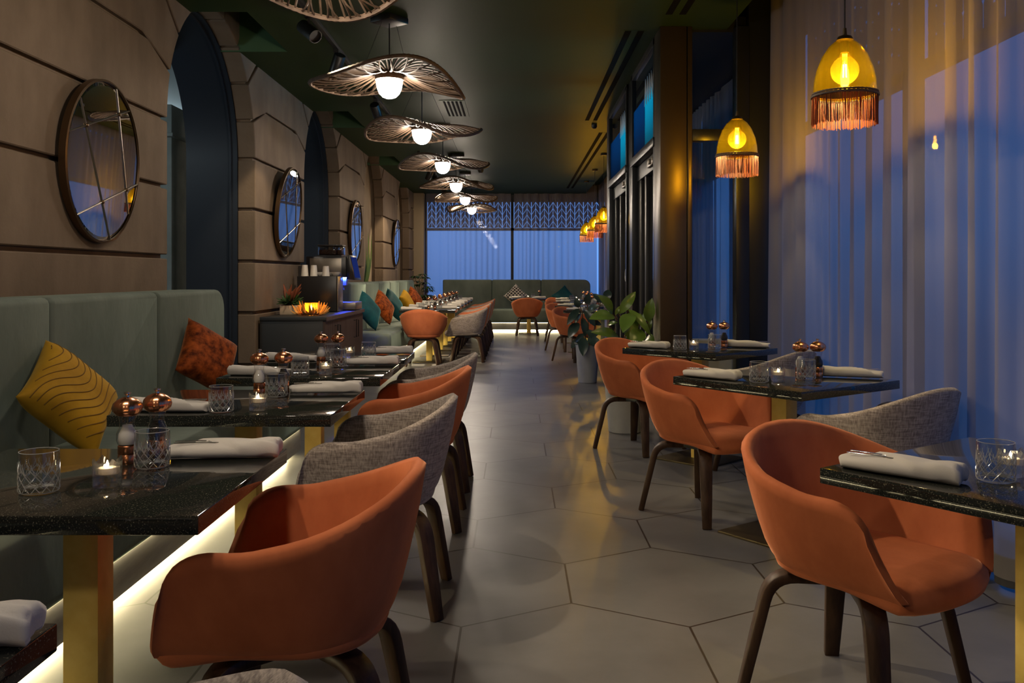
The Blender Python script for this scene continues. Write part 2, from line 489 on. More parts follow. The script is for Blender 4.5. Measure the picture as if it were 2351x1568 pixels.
# ------------------------------------------------------------------ mesh helpers
class MB:
    def __init__(s):
        s.v, s.f = [], []

    def add(s, vs, fs):
        o = len(s.v)
        s.v += [tuple(p) for p in vs]
        s.f += [tuple(i + o for i in f) for f in fs]
        return s

    def box(s, lo, hi, mat=None):
        (x0, y0, z0), (x1, y1, z1) = lo, hi
        vs = [Vector(p) for p in ((x0, y0, z0), (x1, y0, z0), (x1, y1, z0), (x0, y1, z0), (x0, y0, z1), (x1, y0, z1), (x1, y1, z1), (x0, y1, z1))]
        if mat is not None:
            vs = [mat @ p for p in vs]
        return s.add(vs, [(0, 3, 2, 1), (4, 5, 6, 7), (0, 1, 5, 4), (1, 2, 6, 5), (2, 3, 7, 6), (3, 0, 4, 7)])

    def grid(s, rows, closed_u=False, flip=False):
        nr, nc = len(rows), len(rows[0])
        vs = [p for r in rows for p in r]
        fs = []
        for i in range(nr - 1):
            for j in range(nc if closed_u else nc - 1):
                k = (j + 1) % nc
                q = (i * nc + j, i * nc + k, (i + 1) * nc + k, (i + 1) * nc + j)
                fs.append(q[::-1] if flip else q)
        return s.add(vs, fs)

    def lathe(s, prof, n=24, c=(0, 0, 0), mod=None, cap0=False, cap1=False):
        rows = []
        for r, z in prof:
            row = []
            for j in range(n):
                a = 2 * PI * j / n
                rr, zz = (r, z) if mod is None else mod(r, z, a)
                row.append((c[0] + rr * math.cos(a), c[1] + rr * math.sin(a), c[2] + zz))
            rows.append(row)
        s.grid(rows, True)
        o = len(s.v) - len(rows) * n
        if cap0:
            s.f.append(tuple(o + j for j in range(n))[::-1])
        if cap1:
            s.f.append(tuple(o + (len(rows) - 1) * n + j for j in range(n)))
        return s

    def tube(s, path, r, n=6, closed=False, cap=True):
        path = [Vector(p) for p in path]
        k = len(path)
        rows = []
        up = None
        for i in range(k):
            a = path[(i - 1) % k] if (closed or i > 0) else path[i]
            b = path[(i + 1) % k] if (closed or i < k - 1) else path[i]
            t = (b - a)
            t = t.normalized() if t.length > 1e-9 else Vector((0, 0, 1))
            if up is None:
                up = Vector((0, 0, 1)) if abs(t.z) < 0.9 else Vector((1, 0, 0))
            x = up.cross(t)
            if x.length < 1e-6:
                x = Vector((1, 0, 0)).cross(t)
            x.normalize()
            y = t.cross(x)
            up = y
            rr = r[i] if isinstance(r, (list, tuple)) else r
            rows.append([path[i] + x * rr * math.cos(2 * PI * j / n) + y * rr * math.sin(2 * PI * j / n) for j in range(n)])
        if closed:
            rows.append(rows[0])
        s.grid(rows, True)
        if cap and not closed:
            o = len(s.v) - len(rows) * n
            s.f.append(tuple(o + j for j in range(n))[::-1])
            s.f.append(tuple(o + (len(rows) - 1) * n + j for j in range(n)))
        return s

    def prism(s, poly, x0, x1, axis='x'):
        """poly of (a, b): extruded along axis x (a=y, b=z), y (a=x, b=z) or z (a=x, b=y)"""
        n = len(poly)
        def P(a, b, t):
            return (t, a, b) if axis == 'x' else ((a, t, b) if axis == 'y' else (a, b, t))
        vs = [P(a, b, x0) for a, b in poly] + [P(a, b, x1) for a, b in poly]
        fs = [tuple(range(n)), tuple(range(2 * n - 1, n - 1, -1))]
        for i in range(n):
            j = (i + 1) % n
            fs.append((i, i + n, j + n, j))
        return s.add(vs, fs)

    def sphere(s, c, r, n=12, m=8, sq=(1, 1, 1)):
        rows = []
        for i in range(m + 1):
            t = PI * i / m
            rows.append([(c[0] + sq[0] * r * math.sin(t) * math.cos(2 * PI * j / n), c[1] + sq[1] * r * math.sin(t) * math.sin(2 * PI * j / n), c[2] - sq[2] * r * math.cos(t)) for j in range(n)])
        return s.grid(rows, True)

def mesh_of(mb, name, bevel=0, seg=2, smooth=True, angle=40):
    me = bpy.data.meshes.new(name)
    me.from_pydata(mb.v, [], mb.f)
    bm = bmesh.new()
    bm.from_mesh(me)
    bmesh.ops.remove_doubles(bm, verts=bm.verts, dist=1e-6)
    bmesh.ops.recalc_face_normals(bm, faces=bm.faces)
    if bevel:
        es = [e for e in bm.edges if len(e.link_faces) == 2 and e.calc_face_angle(0) > math.radians(30)]
        bmesh.ops.bevel(bm, geom=es, offset=bevel, segments=seg, profile=0.5, affect='EDGES', clamp_overlap=True)
    bm.to_mesh(me)
    bm.free()
    if smooth:
        me.polygons.foreach_set('use_smooth', [True] * len(me.polygons))
        me.set_sharp_from_angle(angle=math.radians(angle))
    me.update()
    return me

def obj(name, mb, mat, parent=None, bevel=0, seg=2, smooth=True, angle=40, loc=None, label=None):
    me = mesh_of(mb, name, bevel, seg, smooth, angle) if isinstance(mb, MB) else mb
    if mat is not None and not me.materials:
        me.materials.append(mat)
    o = bpy.data.objects.new(name, me)
    COL.objects.link(o)
    if parent is not None:
        o.parent = parent
    if loc is not None:
        o.location = loc
    if label:
        o['label'] = label
    return o

def thing(name, label, cat, loc=(0, 0, 0), rz=0, group=None):
    o = bpy.data.objects.new(name, None)
    o.empty_display_size = 0.1
    COL.objects.link(o)
    o.location = loc
    o.rotation_euler = (0, 0, rz)
    tag(o, label, cat, group)
    return o

def tag(o, label, cat, group=None):
    o['label'] = label
    o['category'] = cat
    if group:
        o['group'] = group
    return o

def struct(o):
    o['kind'] = 'structure'
    return o

def dup(root, loc, rz=None, label=None, group=None, rot=None, swap=None):
    """copy of a thing with copies of its parts and sub-parts (shared mesh data); swap: {part name: material}"""
    r = root.copy()
    COL.objects.link(r)
    r.location = loc
    if rz is not None:
        r.rotation_euler = (0, 0, rz)
    if rot is not None:
        r.rotation_euler = rot
    if label:
        r['label'] = label
    if group:
        r['group'] = group
    for ch in list(root.children):
        c = ch.copy()
        COL.objects.link(c)
        c.parent = r
        for g in list(ch.children):
            d = g.copy()
            COL.objects.link(d)
            d.parent = c
    return r

class Proto:
    """first use hands out the prototype itself, later uses copies"""
    def __init__(s, root):
        s.root, s.used = root, False

    def put(s, loc, rz, label, group=None, rot=None):
        if not s.used:
            s.used = True
            r = s.root
            r.location = loc
            r.rotation_euler = rot if rot is not None else (0, 0, rz)
            r['label'] = label
            if group:
                r['group'] = group
            return r
        return dup(s.root, loc, rz, label, group, rot)

def sstep(x):
    x = max(0.0, min(1.0, x))
    return x * x * (3 - 2 * x)

def lin(tab, x):
    for (a, va), (b, vb) in zip(tab, tab[1:]):
        if (a <= x <= b) or (b <= x <= a):
            t = (x - a) / (b - a)
            return va + (vb - va) * t
    return tab[-1][1] if abs(x - tab[-1][0]) < abs(x - tab[0][0]) else tab[0][1]

# ------------------------------------------------------------------ dimensions of the place
ZC = 3.146            # ceiling
XW = -2.35            # face of the stone wall
YB = 21.0             # back curtain
ARC = [7.12, 11.07, 15.03, 18.98]   # arch centres along the left wall
AR, AZ = 1.03, 2.293

# ------------------------------------------------------------------ floor, ceiling
mb = MB()
mb.add([(-6.2, -3, 0), (2.6, -3, 0), (2.6, 22, 0), (-6.2, 22, 0)], [(0, 1, 2, 3)])
struct(obj('floor', mb, M['floor'], smooth=False))

notches = [(c - 0.6, c + 0.56) for c in ARC[:3]]
mb = MB()
xs = [-2.9, -1.94, 1.64]
ys = sorted([-3.0, 22.0] + [v for n_ in notches for v in n_])
for i in range(len(ys) - 1):
    for j in range(2):
        if j == 0 and any(abs(ys[i] - a) < 1e-6 for a, b in notches):
            continue
        mb.add([(xs[j], ys[i], ZC), (xs[j + 1], ys[i], ZC), (xs[j + 1], ys[i + 1], ZC), (xs[j], ys[i + 1], ZC)], [(0, 1, 2, 3)])
# curtain pocket along the window side
PZ = ZC + 0.24
mb.add([(1.64, -3, ZC), (1.64, 22, ZC), (1.64, 22, PZ), (1.64, -3, PZ), (2.6, -3, PZ), (2.6, 22, PZ)], [(0, 1, 2, 3), (3, 2, 5, 4)])
struct(obj('ceiling', mb, M['ceiling'], smooth=False))
for a, b in notches:
    mb = MB()
    z1 = ZC + 0.5
    P = [(-2.9, a, ZC), (-1.94, a, ZC), (-1.94, b, ZC), (-2.9, b, ZC), (-2.9, a, z1), (-1.94, a, z1), (-1.94, b, z1), (-2.9, b, z1)]
    mb.add(P, [(0, 1, 5, 4), (1, 2, 6, 5), (2, 3, 7, 6), (3, 0, 4, 7), (4, 5, 6, 7)])
    struct(obj('trim_1', mb, M['notch'], smooth=False))

# ------------------------------------------------------------------ left stone wall
def arc_pts(c, a0, a1, n=8, r=AR):
    return [(c + r * math.cos(math.radians(a0 + (a1 - a0) * i / n)), AZ + r * math.sin(math.radians(a0 + (a1 - a0) * i / n))) for i in range(n + 1)]

stone = MB()
back = MB()
G = 0.014
zs = [0, 0.43, 0.90, 1.367, 1.837, 2.293]
A1, A2 = 19.0, 38.0
centres = [-9.0] + ARC + [40.0]
XB = XW - 0.16
for k in range(len(centres) - 1):
    ca, cb = centres[k], centres[k + 1]
    y1 = ca + AR if k > 0 else -3.0
    y2 = cb - AR if k < len(centres) - 2 else 22.0
    if k == len(centres) - 2:
        y2 = 20.95
    lft, rgt = k > 0, k < len(centres) - 2
    for z0, z1 in zip(zs, zs[1:]):
        # blocks of one course: long courses get butt joints
        stone.prism([(y1, z0 + G), (y2, z0 + G), (y2, z1 - G), (y1, z1 - G)], XB, XW)
    def rad(c, ang, z, side):
        L = (z - AZ) / math.sin(math.radians(ang))
        return (c + side * L * math.cos(math.radians(ang)), z)
    zA = 2.77
    da = math.degrees(G / AR)
    pl = [(y1, AZ + G)] if not lft else []
    poly = []
    if lft:
        poly += arc_pts(ca, A1 - da, da)
    else:
        poly += [(y1, zA - G), (y1, AZ + G)]
    if rgt:
        poly += arc_pts(cb, 180 - da, 180 - A1 + da)
        poly += [rad(cb, A1, zA - G, -1)]
    else:
        poly += [(y2, AZ + G), (y2, zA - G)]
    if lft:
        poly += [rad(ca, A1, zA - G, 1)]
    stone.prism(poly, XB, XW)
    poly = []
    zT = 3.4
    if lft:
        poly += [rad(ca, A2 - da, zT, 1)] + arc_pts(ca, A2 - da, A1 + da) + [rad(ca, A1, zA + G, 1)]
    else:
        poly += [(y1, zT), (y1, zA + G)]
    if rgt:
        poly += [rad(cb, A1, zA + G, -1)] + arc_pts(cb, 180 - A1 - da, 180 - A2 + da) + [rad(cb, A2 - da, zT, -1)]
    else:
        poly += [(y2, zA + G), (y2, zT)]
    stone.prism(poly, XB, XW)
    # solid core behind the blocks
    poly = []
    R2 = AR + 0.03
    if lft:
        poly += [(ca, 3.75)] + arc_pts(ca, 90, 0, 14, R2) + [(ca + R2, 0)]
    else:
        poly += [(y1, 3.75), (y1, 0)]
    if rgt:
        poly += [(cb - R2, 0)] + arc_pts(cb, 180, 90, 14, R2) + [(cb, 3.75)]
    else:
        poly += [(y2, 0), (y2, 3.75)]
    back.prism(poly, XW - 0.6, XW - 0.035)
for c in ARC:
    for a0, a1 in ((38, 59), (59, 80), (80, 100), (100, 121), (121, 142)):
        d = 0.8
        stone.prism(arc_pts(c, a0 + d, a1 - d, 5) + arc_pts(c, a1 - d, a0 + d, 5, AR + 0.34), XB, XW)
struct(obj('wall_left', stone, M['stone'], bevel=0.006, seg=1, angle=30))
struct(obj('wall_left', back, M['stone'], smooth=False))

def lining(c):
    mb = MB()
    prof = [(c + AR, 0.0)] + arc_pts(c, 0, 180, 40) + [(c - AR, 0.0)]
    for ra, x0, x1 in ((AR - 0.012, XB + 0.0, XW - 0.62),):
        rows = []
        for x in (x0, x1):
            rows.append([(x, c + (y - c) * ra / AR, AZ + (z - AZ) * ra / AR if z > AZ else z) for y, z in prof])
        mb.grid(rows)
        rows = [rows[0], [(x0, y + 0.0, z) for x, y, z in [(p[0], c + (p[1] - c) * 1.05, p[2] if p[2] < AZ else AZ + (p[2] - AZ) * 1.05) for p in rows[0]]]]
        mb.grid(rows)
    # a slim bead along the front of the lining
    rows = []
    for x, ra in ((XB - 0.05, AR - 0.012), (XB - 0.05, AR - 0.03), (XB - 0.065, AR - 0.03), (XB - 0.065, AR - 0.012)):
        rows.append([(x, c + (y - c) * ra / AR, AZ + (z - AZ) * ra / AR if z > AZ else z) for y, z in prof])
    mb.grid(rows)
    return mb
for c in ARC[:2]:
    struct(obj('trim_2', lining(c), M['navy'], angle=50))
for c in ARC[2:]:
    mb = MB()
    mb.prism([(c - AR - 0.02, 0), (c + AR + 0.02, 0), (c + AR + 0.02, 3.5), (c - AR - 0.02, 3.5)], XB - 0.12, XB - 0.05)
    struct(obj('wall_left', mb, M['stone_pale'], smooth=False))

# the room seen through the first arch
mb = MB()
X0, X1, Y0, Y1, Z1 = -6.2, -2.97, 3.2, 14.5, 3.3
P = [(X0, Y0, 0), (X1, Y0, 0), (X1, Y1, 0), (X0, Y1, 0), (X0, Y0, Z1), (X1, Y0, Z1), (X1, Y1, Z1), (X0, Y1, Z1)]
mb.add(P, [(0, 1, 5, 4), (2, 3, 7, 6), (3, 0, 4, 7), (4, 5, 6, 7)])
struct(obj('wall_adjoining', mb, M['plaster'], smooth=False))
mb = MB()
mb.box((-3.95, 9.0, 0), (-3.43, 9.6, 2.95))
mb.box((-4.0, 8.95, 2.62), (-3.4, 9.65, 2.66))
struct(obj('trim_3', mb, M['concrete'], bevel=0.01))
mb = MB()
mb.box((-6.0, 13.9, 0.9), (-4.0, 14.4, 1.02))
mb.box((-6.0, 13.9, 0.0), (-4.0, 14.4, 0.88))
o = obj('counter', mb, M['steel'], bevel=0.005)
tag(o, 'pale metal counter at the far end of the room beyond the arch', 'counter')
# walls that close the place behind the camera
mb = MB()
mb.box((-6.2, -3.1, 0), (2.6, -3.0, 3.8))
struct(obj('wall_front', mb, M['beige'], smooth=False))

# ------------------------------------------------------------------ back wall pieces and windows
mb = MB()
mb.box((-2.6, 20.85, 0), (-2.12, 21.2, 3.4))
struct(obj('wall_back', mb, M['beige'], bevel=0.01))
mb = MB()
mb.box((-2.9, 21.55, 3.0), (2.6, 21.65, 3.8))
mb.box((-6.2, 21.55, 0), (-2.2, 21.65, 3.8))
struct(obj('wall_back', mb, M['beige'], smooth=False))

def leaf_panel(mb, P, u0, u1, z0, z1, pitch=0.2, row=0.15, gap=0.010, rise=0.13, th=0.008):
    """slats of a wheat-ear pattern with open gaps; P(u, z, t) -> point"""
    n = int(round((u1 - u0) / pitch))
    w = (u1 - u0) / n
    for i in range(n):
        a, b = u0 + i * w, u0 + (i + 1) * w
        for s in (0, 1):
            m = (a + b) / 2
            if s == 0:
                ua, ub, ra, rb = a + gap, m - gap * 0.6, 0.0, rise
            else:
                ua, ub, ra, rb = m + gap * 0.6, b - gap, rise, 0.0
            z = z0 - rise
            while z < z1:
                q = [(ua, z + ra + gap), (ub, z + rb + gap), (ub, z + row + rb - gap), (ua, z + row + ra - gap)]
                q = [(u, min(max(v, z0), z1)) for u, v in q]
                if max(v for u, v in q) - min(v for u, v in q) > 0.02:
                    vs = [P(u, v, 0) for u, v in q] + [P(u, v, th) for u, v in q]
                    mb.add(vs, [(0, 1, 2, 3), (7, 6, 5, 4), (0, 4, 5, 1), (1, 5, 6, 2), (2, 6, 7, 3), (3, 7, 4, 0)])
                z += row

def window(name, P, u0, u1, mull, ztop=3.25, zrail=2.33, pat=True):
    """P(u, z, depth) with depth growing outwards"""
    fr = MB()
    def bar(ua, ub, za, zb, d0=0.0, d1=0.09):
        vs = [P(u, z, d) for d in (d0, d1) for (u, z) in ((ua, za), (ub, za), (ub, zb), (ua, zb))]
        fr.add(vs, [(0, 1, 2, 3), (7, 6, 5, 4), (0, 4, 5, 1), (1, 5, 6, 2), (2, 6, 7, 3), (3, 7, 4, 0)])
    bar(u0, u1, 0, 0.10)
    bar(u0, u1, zrail - 0.03, zrail + 0.03)
    bar(u0, u1, ztop - 0.06, ztop + 0.15)
    for m in mull:
        bar(m - 0.035, m + 0.035, 0, ztop)
    w = struct(obj(name, fr, M['frame'], smooth=False))
    pn = MB()
    pn.add([P(u0, 0.1, 0.05), P(u1, 0.1, 0.05), P(u1, ztop, 0.05), P(u0, ztop, 0.05)], [(0, 1, 2, 3)])
    obj('pane', pn, M['pane'], w, smooth=False)
    if pat:
        lp = MB()
        ms = sorted(mull)
        for a, b in zip(ms, ms[1:]):
            leaf_panel(lp, lambda u, z, t: P(u, z, 0.10 + t), a + 0.04, b - 0.04, zrail + 0.04, ztop - 0.06)
        obj('leaf_pattern_panel', lp, M['film'], w, smooth=False)
    return w

window('window_1', lambda u, z, d: (u, 21.3 + d, z), -2.15, 2.1, [-2.12, -0.07, 2.07])
window('window_2', lambda u, z, d: (2.12 + d, u, z), 10.8, 21.3, [10.85, 13.4, 16.0, 18.6, 21.25])
window('window_3', lambda u, z, d: (2.12 + d, u, z), -1.2, 6.95, [-1.15, 0.9, 2.9, 4.9, 6.9])
mb = MB()
mb.box((2.2, -3, 0), (2.3, -1.2, 3.8))
mb.box((2.2, -3, 3.2), (2.3, 22, 3.8))
mb.box((2.2, 21.3, 0), (2.3, 22, 3.8))
struct(obj('wall_right', mb, M['beige'], smooth=False))

# ------------------------------------------------------------------ curtains
def curtain(u0, u1, P, z0=0.05, z1=3.33, amp=0.036, seed=1, wl=0.15, dense=0.012):
    r = random.Random(seed)
    n = int((u1 - u0) / dense)
    ph, off = 0.0, []
    fr = 2 * PI / wl
    ph_ = r.uniform(0, 6)
    vals = []
    k1, k2, k3 = r.uniform(0, 6), r.uniform(0, 6), r.uniform(0, 6)
    for i in range(n + 1):
        u = u0 + (u1 - u0) * i / n
        f = fr * (1 + 0.45 * math.sin(1.9 * u + k1) + 0.25 * math.sin(5.3 * u + k2))
        ph_ += f * (u1 - u0) / n
        a = amp * (0.55 + 0.45 * math.sin(2.3 * u + k3))
        vals.append((u, ph_, a, math.sin(3.1 * u + k2)))
    rows = []
    for j in range(9):
        t = j / 8
        z = z0 + (z1 - z0) * t
        row = []
        for u, p, a, q in vals:
            s = math.sin(p + 0.5 * q * (1 - t))
            d = a * (0.75 + 0.45 * (1 - t)) * (abs(s) ** 0.7) * (1 if s > 0 else -1) + 0.012 * q * (1 - t)
            row.append(P(u, z, d))
        rows.append(row)
    return MB().grid(rows), MB().grid([[P(u, z0 - 0.03 + 0.12 * v, a * 1.25 * (abs(math.sin(p + 0.5 * q)) ** 0.7) * (1 if math.sin(p + 0.5 * q) > 0 else -1) + 0.012 * q + 0.004) for u, p, a, q in vals] for v in (0, 1)])

def hang(label, u0, u1, P, mat, hem=True, **kw):
    c, h = curtain(u0, u1, P, **kw)
    o = tag(obj('curtain', c, mat, angle=180), label, 'curtain', 'sheer curtains along the windows')
    if hem:
        obj('hem', h, M['hem'], o, angle=180)
XCUR = 1.94
side = lambda u, z, d: (XCUR + d, u, z)
rear = lambda u, z, d: (u, YB + d, z)
hang('mauve sheer curtain between the two near amber pendants and the column', 4.03, 6.80, side, M['curtain'], seed=3, wl=0.25, amp=0.045)
hang('blue lit sheer curtain at the right edge, nearest the camera', 0.6, 4.00, side, M['curtain'], seed=8, wl=0.30, amp=0.045)
hang('pale sheer curtain inside the lobby, seen through the narrow glass', 7.05, 10.72, lambda u, z, d: (2.05 + d, u, z), M['curtain'], seed=31, wl=0.2, dense=0.02, z1=3.1)
hang('sheer curtain beside the window tables beyond the doors', 10.85, 15.6, side, M['curtain'], seed=5, wl=0.17, dense=0.02)
hang('sheer curtain in the far right corner beside the end banquette', 15.63, 20.94, side, M['curtain'], seed=11, wl=0.17, dense=0.02)
hang('blue grey sheer curtain left of the dark mullion behind the end banquette', -2.08, -0.10, rear, M['curtain_back'], seed=21, wl=0.30, amp=0.05)
hang('blue grey sheer curtain right of the dark mullion behind the end banquette', -0.03, 1.90, rear, M['curtain_back'], seed=22, wl=0.30, amp=0.05)

# ------------------------------------------------------------------ entrance lobby on the right
YD0, YD1, XD = 6.893, 10.73, 1.109
mb = MB()
mb.box((XD, YD0, 0), (1.31, YD0 + 0.3, ZC))
mb.box((1.318, YD0 + 0.004, 0), (1.355, YD0 + 0.3, ZC))
struct(obj('trim_4', mb, M['bronze'], bevel=0.004))
mb = MB()
mb.box((1.305, YD0 + 0.02, 0), (1.32, YD0 + 0.2, ZC))
mb.box((1.69, YD0, 0), (1.79, YD0 + 0.12, ZC))
mb.box((1.355, YD0, 2.27), (1.69, YD0 + 0.1, 2.36))
mb.box((1.355, YD0, 0.0), (1.69, YD0 + 0.1, 0.08))
mb.box((1.79, YD0 + 0.02, 0), (2.2, YD0 + 0.1, ZC + 0.3))
w = struct(obj('window_4', mb, M['door_metal'], bevel=0.003))
mb = MB()
mb.add([(1.355, YD0 + 0.05, 0.08), (1.69, YD0 + 0.05, 0.08), (1.69, YD0 + 0.05, ZC), (1.355, YD0 + 0.05, ZC)], [(0, 1, 2, 3)])
obj('pane', mb, M['pane'], w, smooth=False)
mb = MB()
mb.box((1.36, YD0 + 0.35, 0.02), (1.75, YD0 + 0.55, 0.72))
o = obj('radiator_cover', mb, M['ceramic'], bevel=0.01)
tag(o, 'low white box behind the narrow glass beside the bronze column', 'radiator cover')

def door(name, ya, yb, sign):
    fr = MB()
    zt = 2.27
    # posts, head and transom bars
    fr.box((XD, ya, 0), (XD + 0.12, ya + 0.07, ZC))
    fr.box((XD, yb - 0.07, 0), (XD + 0.12, yb, ZC))
    fr.box((XD - 0.012, ya, zt), (XD + 0.12, yb, zt + 0.075))
    fr.box((XD, ya, ZC - 0.06), (XD + 0.12, yb, ZC))
    d = struct(obj(name, fr, M['door_metal'], bevel=0.004))
    lf = MB()
    lf.box((XD + 0.05, ya + 0.07, zt - 0.14), (XD + 0.16, yb - 0.07, zt))
    for a, b in ((ya + 0.07, ya + 0.13), (yb - 0.24, yb - 0.07), ((ya + yb) / 2 + 0.15, (ya + yb) / 2 + 0.23), ((ya + yb) / 2 - 0.5, (ya + yb) / 2 - 0.44)):
        lf.box((XD + 0.06, a, 0), (XD + 0.12, b, zt - 0.14))
    lf.box((XD + 0.06, ya + 0.1, 0.0), (XD + 0.11, yb - 0.1, 0.12))
    obj('door_leaf', lf, M['black_metal'], d, bevel=0.003)
    gl = MB()
    gl.add([(XD + 0.09, ya + 0.07, 0.1), (XD + 0.09, yb - 0.07, 0.1), (XD + 0.09, yb - 0.07, zt - 0.1), (XD + 0.09, ya + 0.07, zt - 0.1)], [(0, 1, 2, 3)])
    obj('pane', gl, M['dark_pane'], d, smooth=False)
    # closer arm under the head
    cl = MB()
    cl.box((XD + 0.02, ya + 0.25, zt - 0.11), (XD + 0.06, ya + 0.55, zt - 0.05))
    cl.box((XD + 0.0, ya + 0.32, zt - 0.10), (XD + 0.05, ya + 0.38, zt - 0.06))
    obj('door_closer', cl, M['machine_grey'], d, bevel=0.004)
    pn = MB()
    pn.add([(XD + 0.02, ya + 0.07, zt + 0.07), (XD + 0.02, yb - 0.07, zt + 0.07), (XD + 0.02, yb - 0.07, ZC - 0.06), (XD + 0.02, ya + 0.07, ZC - 0.06)], [(0, 1, 2, 3)])
    obj('transom_pane', pn, M['pane'], d, smooth=False)
    # teal film with a leaf-tip edge on the near third of the transom
    fl, tip = MB(), MB()
    n = 5
    a, b = ya + 0.07, ya + 0.62
    for i in range(n):
        u0, u1 = a + (b - a) * i / n, a + (b - a) * (i + 1) / n
        m = (u0 + u1) / 2
        fl.add([(XD + 0.014, u0, zt + 0.075), (XD + 0.014, u1, zt + 0.075), (XD + 0.014, u1, 2.70), (XD + 0.014, m, 2.84), (XD + 0.014, u0, 2.70)], [(0, 1, 2, 3, 4)])
        tip.prism([(u0, 2.70), (m, 2.845), (u1, 2.70), (u1, 2.76), (m, 2.93), (u0, 2.76)], XD + 0.009, XD + 0.013)
    bl_ = MB().add([(XD + 0.014, b + 0.02, zt + 0.075), (XD + 0.014, yb - 0.08, zt + 0.075), (XD + 0.014, yb - 0.08, 2.78), (XD + 0.014, b + 0.02, 2.78)], [(0, 1, 2, 3)])  # blue sheet stands in for outside light coming through the lobby
    obj('blue_light_tint', bl_, M['blue_light_tint'], d, smooth=False)
    obj('teal_film', fl, M['teal_film'], d, smooth=False)
    obj('leaf_tip_border', tip, M['white_film'], d, smooth=False)
    if sign:
        r = MB()
        yc = ya + 0.45
        r.tube([(XD + 0.05, yc + 0.062 * math.cos(t * PI / 14), 1.24 + 0.062 * math.sin(t * PI / 14)) for t in range(28)], 0.005, 5, True)
        r.box((XD + 0.046, yc - 0.02, 1.225), (XD + 0.054, yc + 0.02, 1.235))
        obj('ring_sticker', r, M['ceramic'], d)
    return d
door('door_1', 6.97 + 0.22, 8.62, False)
door('door_2', 9.0, 10.7, True)
mb = MB()
mb.box((XD + 0.02, 8.62, 0), (XD + 0.14, 9.0, ZC))
mb.box((XD, 10.7, 0), (XD + 0.1, 10.8, ZC))
struct(obj('trim_5', mb, M['door_metal'], bevel=0.003))
mb = MB()
mb.box((XD, 10.80, 0), (2.2, 10.9, ZC + 0.24))
mb.box((XD + 0.1, 6.99, ZC - 0.02), (2.2, 10.8, ZC + 0.1))
struct(obj('wall_lobby', mb, M['black_metal'], smooth=False))
window('window_5', lambda u, z, d: (2.12 + d, u, z), 7.0, 10.8, [7.05, 8.9, 10.75])

# ------------------------------------------------------------------ ceiling fittings
def slot_vent(name, label, x, y0, y1, w=0.05, gap=0.05):
    mb = MB()
    fr = MB()
    t = thing(name, label, 'vent', (x, (y0 + y1) / 2, ZC))
    L = (y1 - y0) / 2
    fr.box((-gap - w + 0.012, -L, -0.0015), (gap + w - 0.012, L, -0.0002))
    obj('frame', fr, M['ceiling'], t)
    for s in (-1, 1):
        c = s * (gap * 0.5 + w * 0.5)
        mb.box((c - w / 2, -L + 0.02, -0.0028), (c + w / 2, L - 0.02, -0.0016))
    obj('slot', mb, M['vent'], t, smooth=False)
slot_vent('slot_vent', 'long slot vent in the ceiling beside the glass doors', 0.93, 7.0, 11.1)
slot_vent('slot_vent', 'long slot vent in the ceiling toward the far amber pendants', 1.19, 12.0, 19.7)
slot_vent('slot_vent', 'short slot vent in the ceiling at the top edge of the picture', 1.17, 5.0, 6.6)
t = thing('air_grille', 'small slatted air grille in the ceiling behind the wavy rattan lamps', 'grille', (-0.69, 10.3, ZC))
mb = MB()
mb.box((-0.14, -0.5, -0.005), (0.14, 0.5, -0.0005))
obj('frame', mb, M['ceiling'], t)
mb = MB()
for i in range(5):
    x = -0.09 + i * 0.045
    mb.box((x - 0.011, -0.45, -0.009), (x + 0.011, 0.45, -0.0052))
obj('slot', mb, M['vent'], t, smooth=False)
mb = MB()
mb.lathe([(0.0, 0), (0.05, 0), (0.05, -0.03), (0.035, -0.06), (0.0, -0.075)], 16)
o = tag(obj('ceiling_camera', mb, M['black_metal'], loc=(-0.62, 16.2, ZC)), 'small black dome camera on the ceiling among the far rattan lamps', 'camera')
mb = MB()
mb.lathe([(0.0, 0), (0.035, 0), (0.035, -0.03), (0.02, -0.05), (0.0, -0.055)], 14)
o = tag(obj('smoke_detector', mb, M['black_metal'], loc=(1.0, 11.4, ZC)), 'tiny black detector on the ceiling beyond the slot vent', 'detector')

# ------------------------------------------------------------------ track spotlights
def track(label, y0, y1):
    mb = MB()
    mb.box((-0.018, 0, -0.035), (0.018, y1 - y0, -0.001))
    return tag(obj('ceiling_track', mb, M['black_metal'], bevel=0.003, loc=(-1.48, y0, ZC)), label, 'track', 'black lighting tracks on the ceiling')
track('black lighting track running up to the nearest rattan lamps', 0.6, 8.3)
track('black lighting track between the second and third arches', 9.2, 11.2)
track('black lighting track in the far half of the ceiling', 13.8, 19.6)

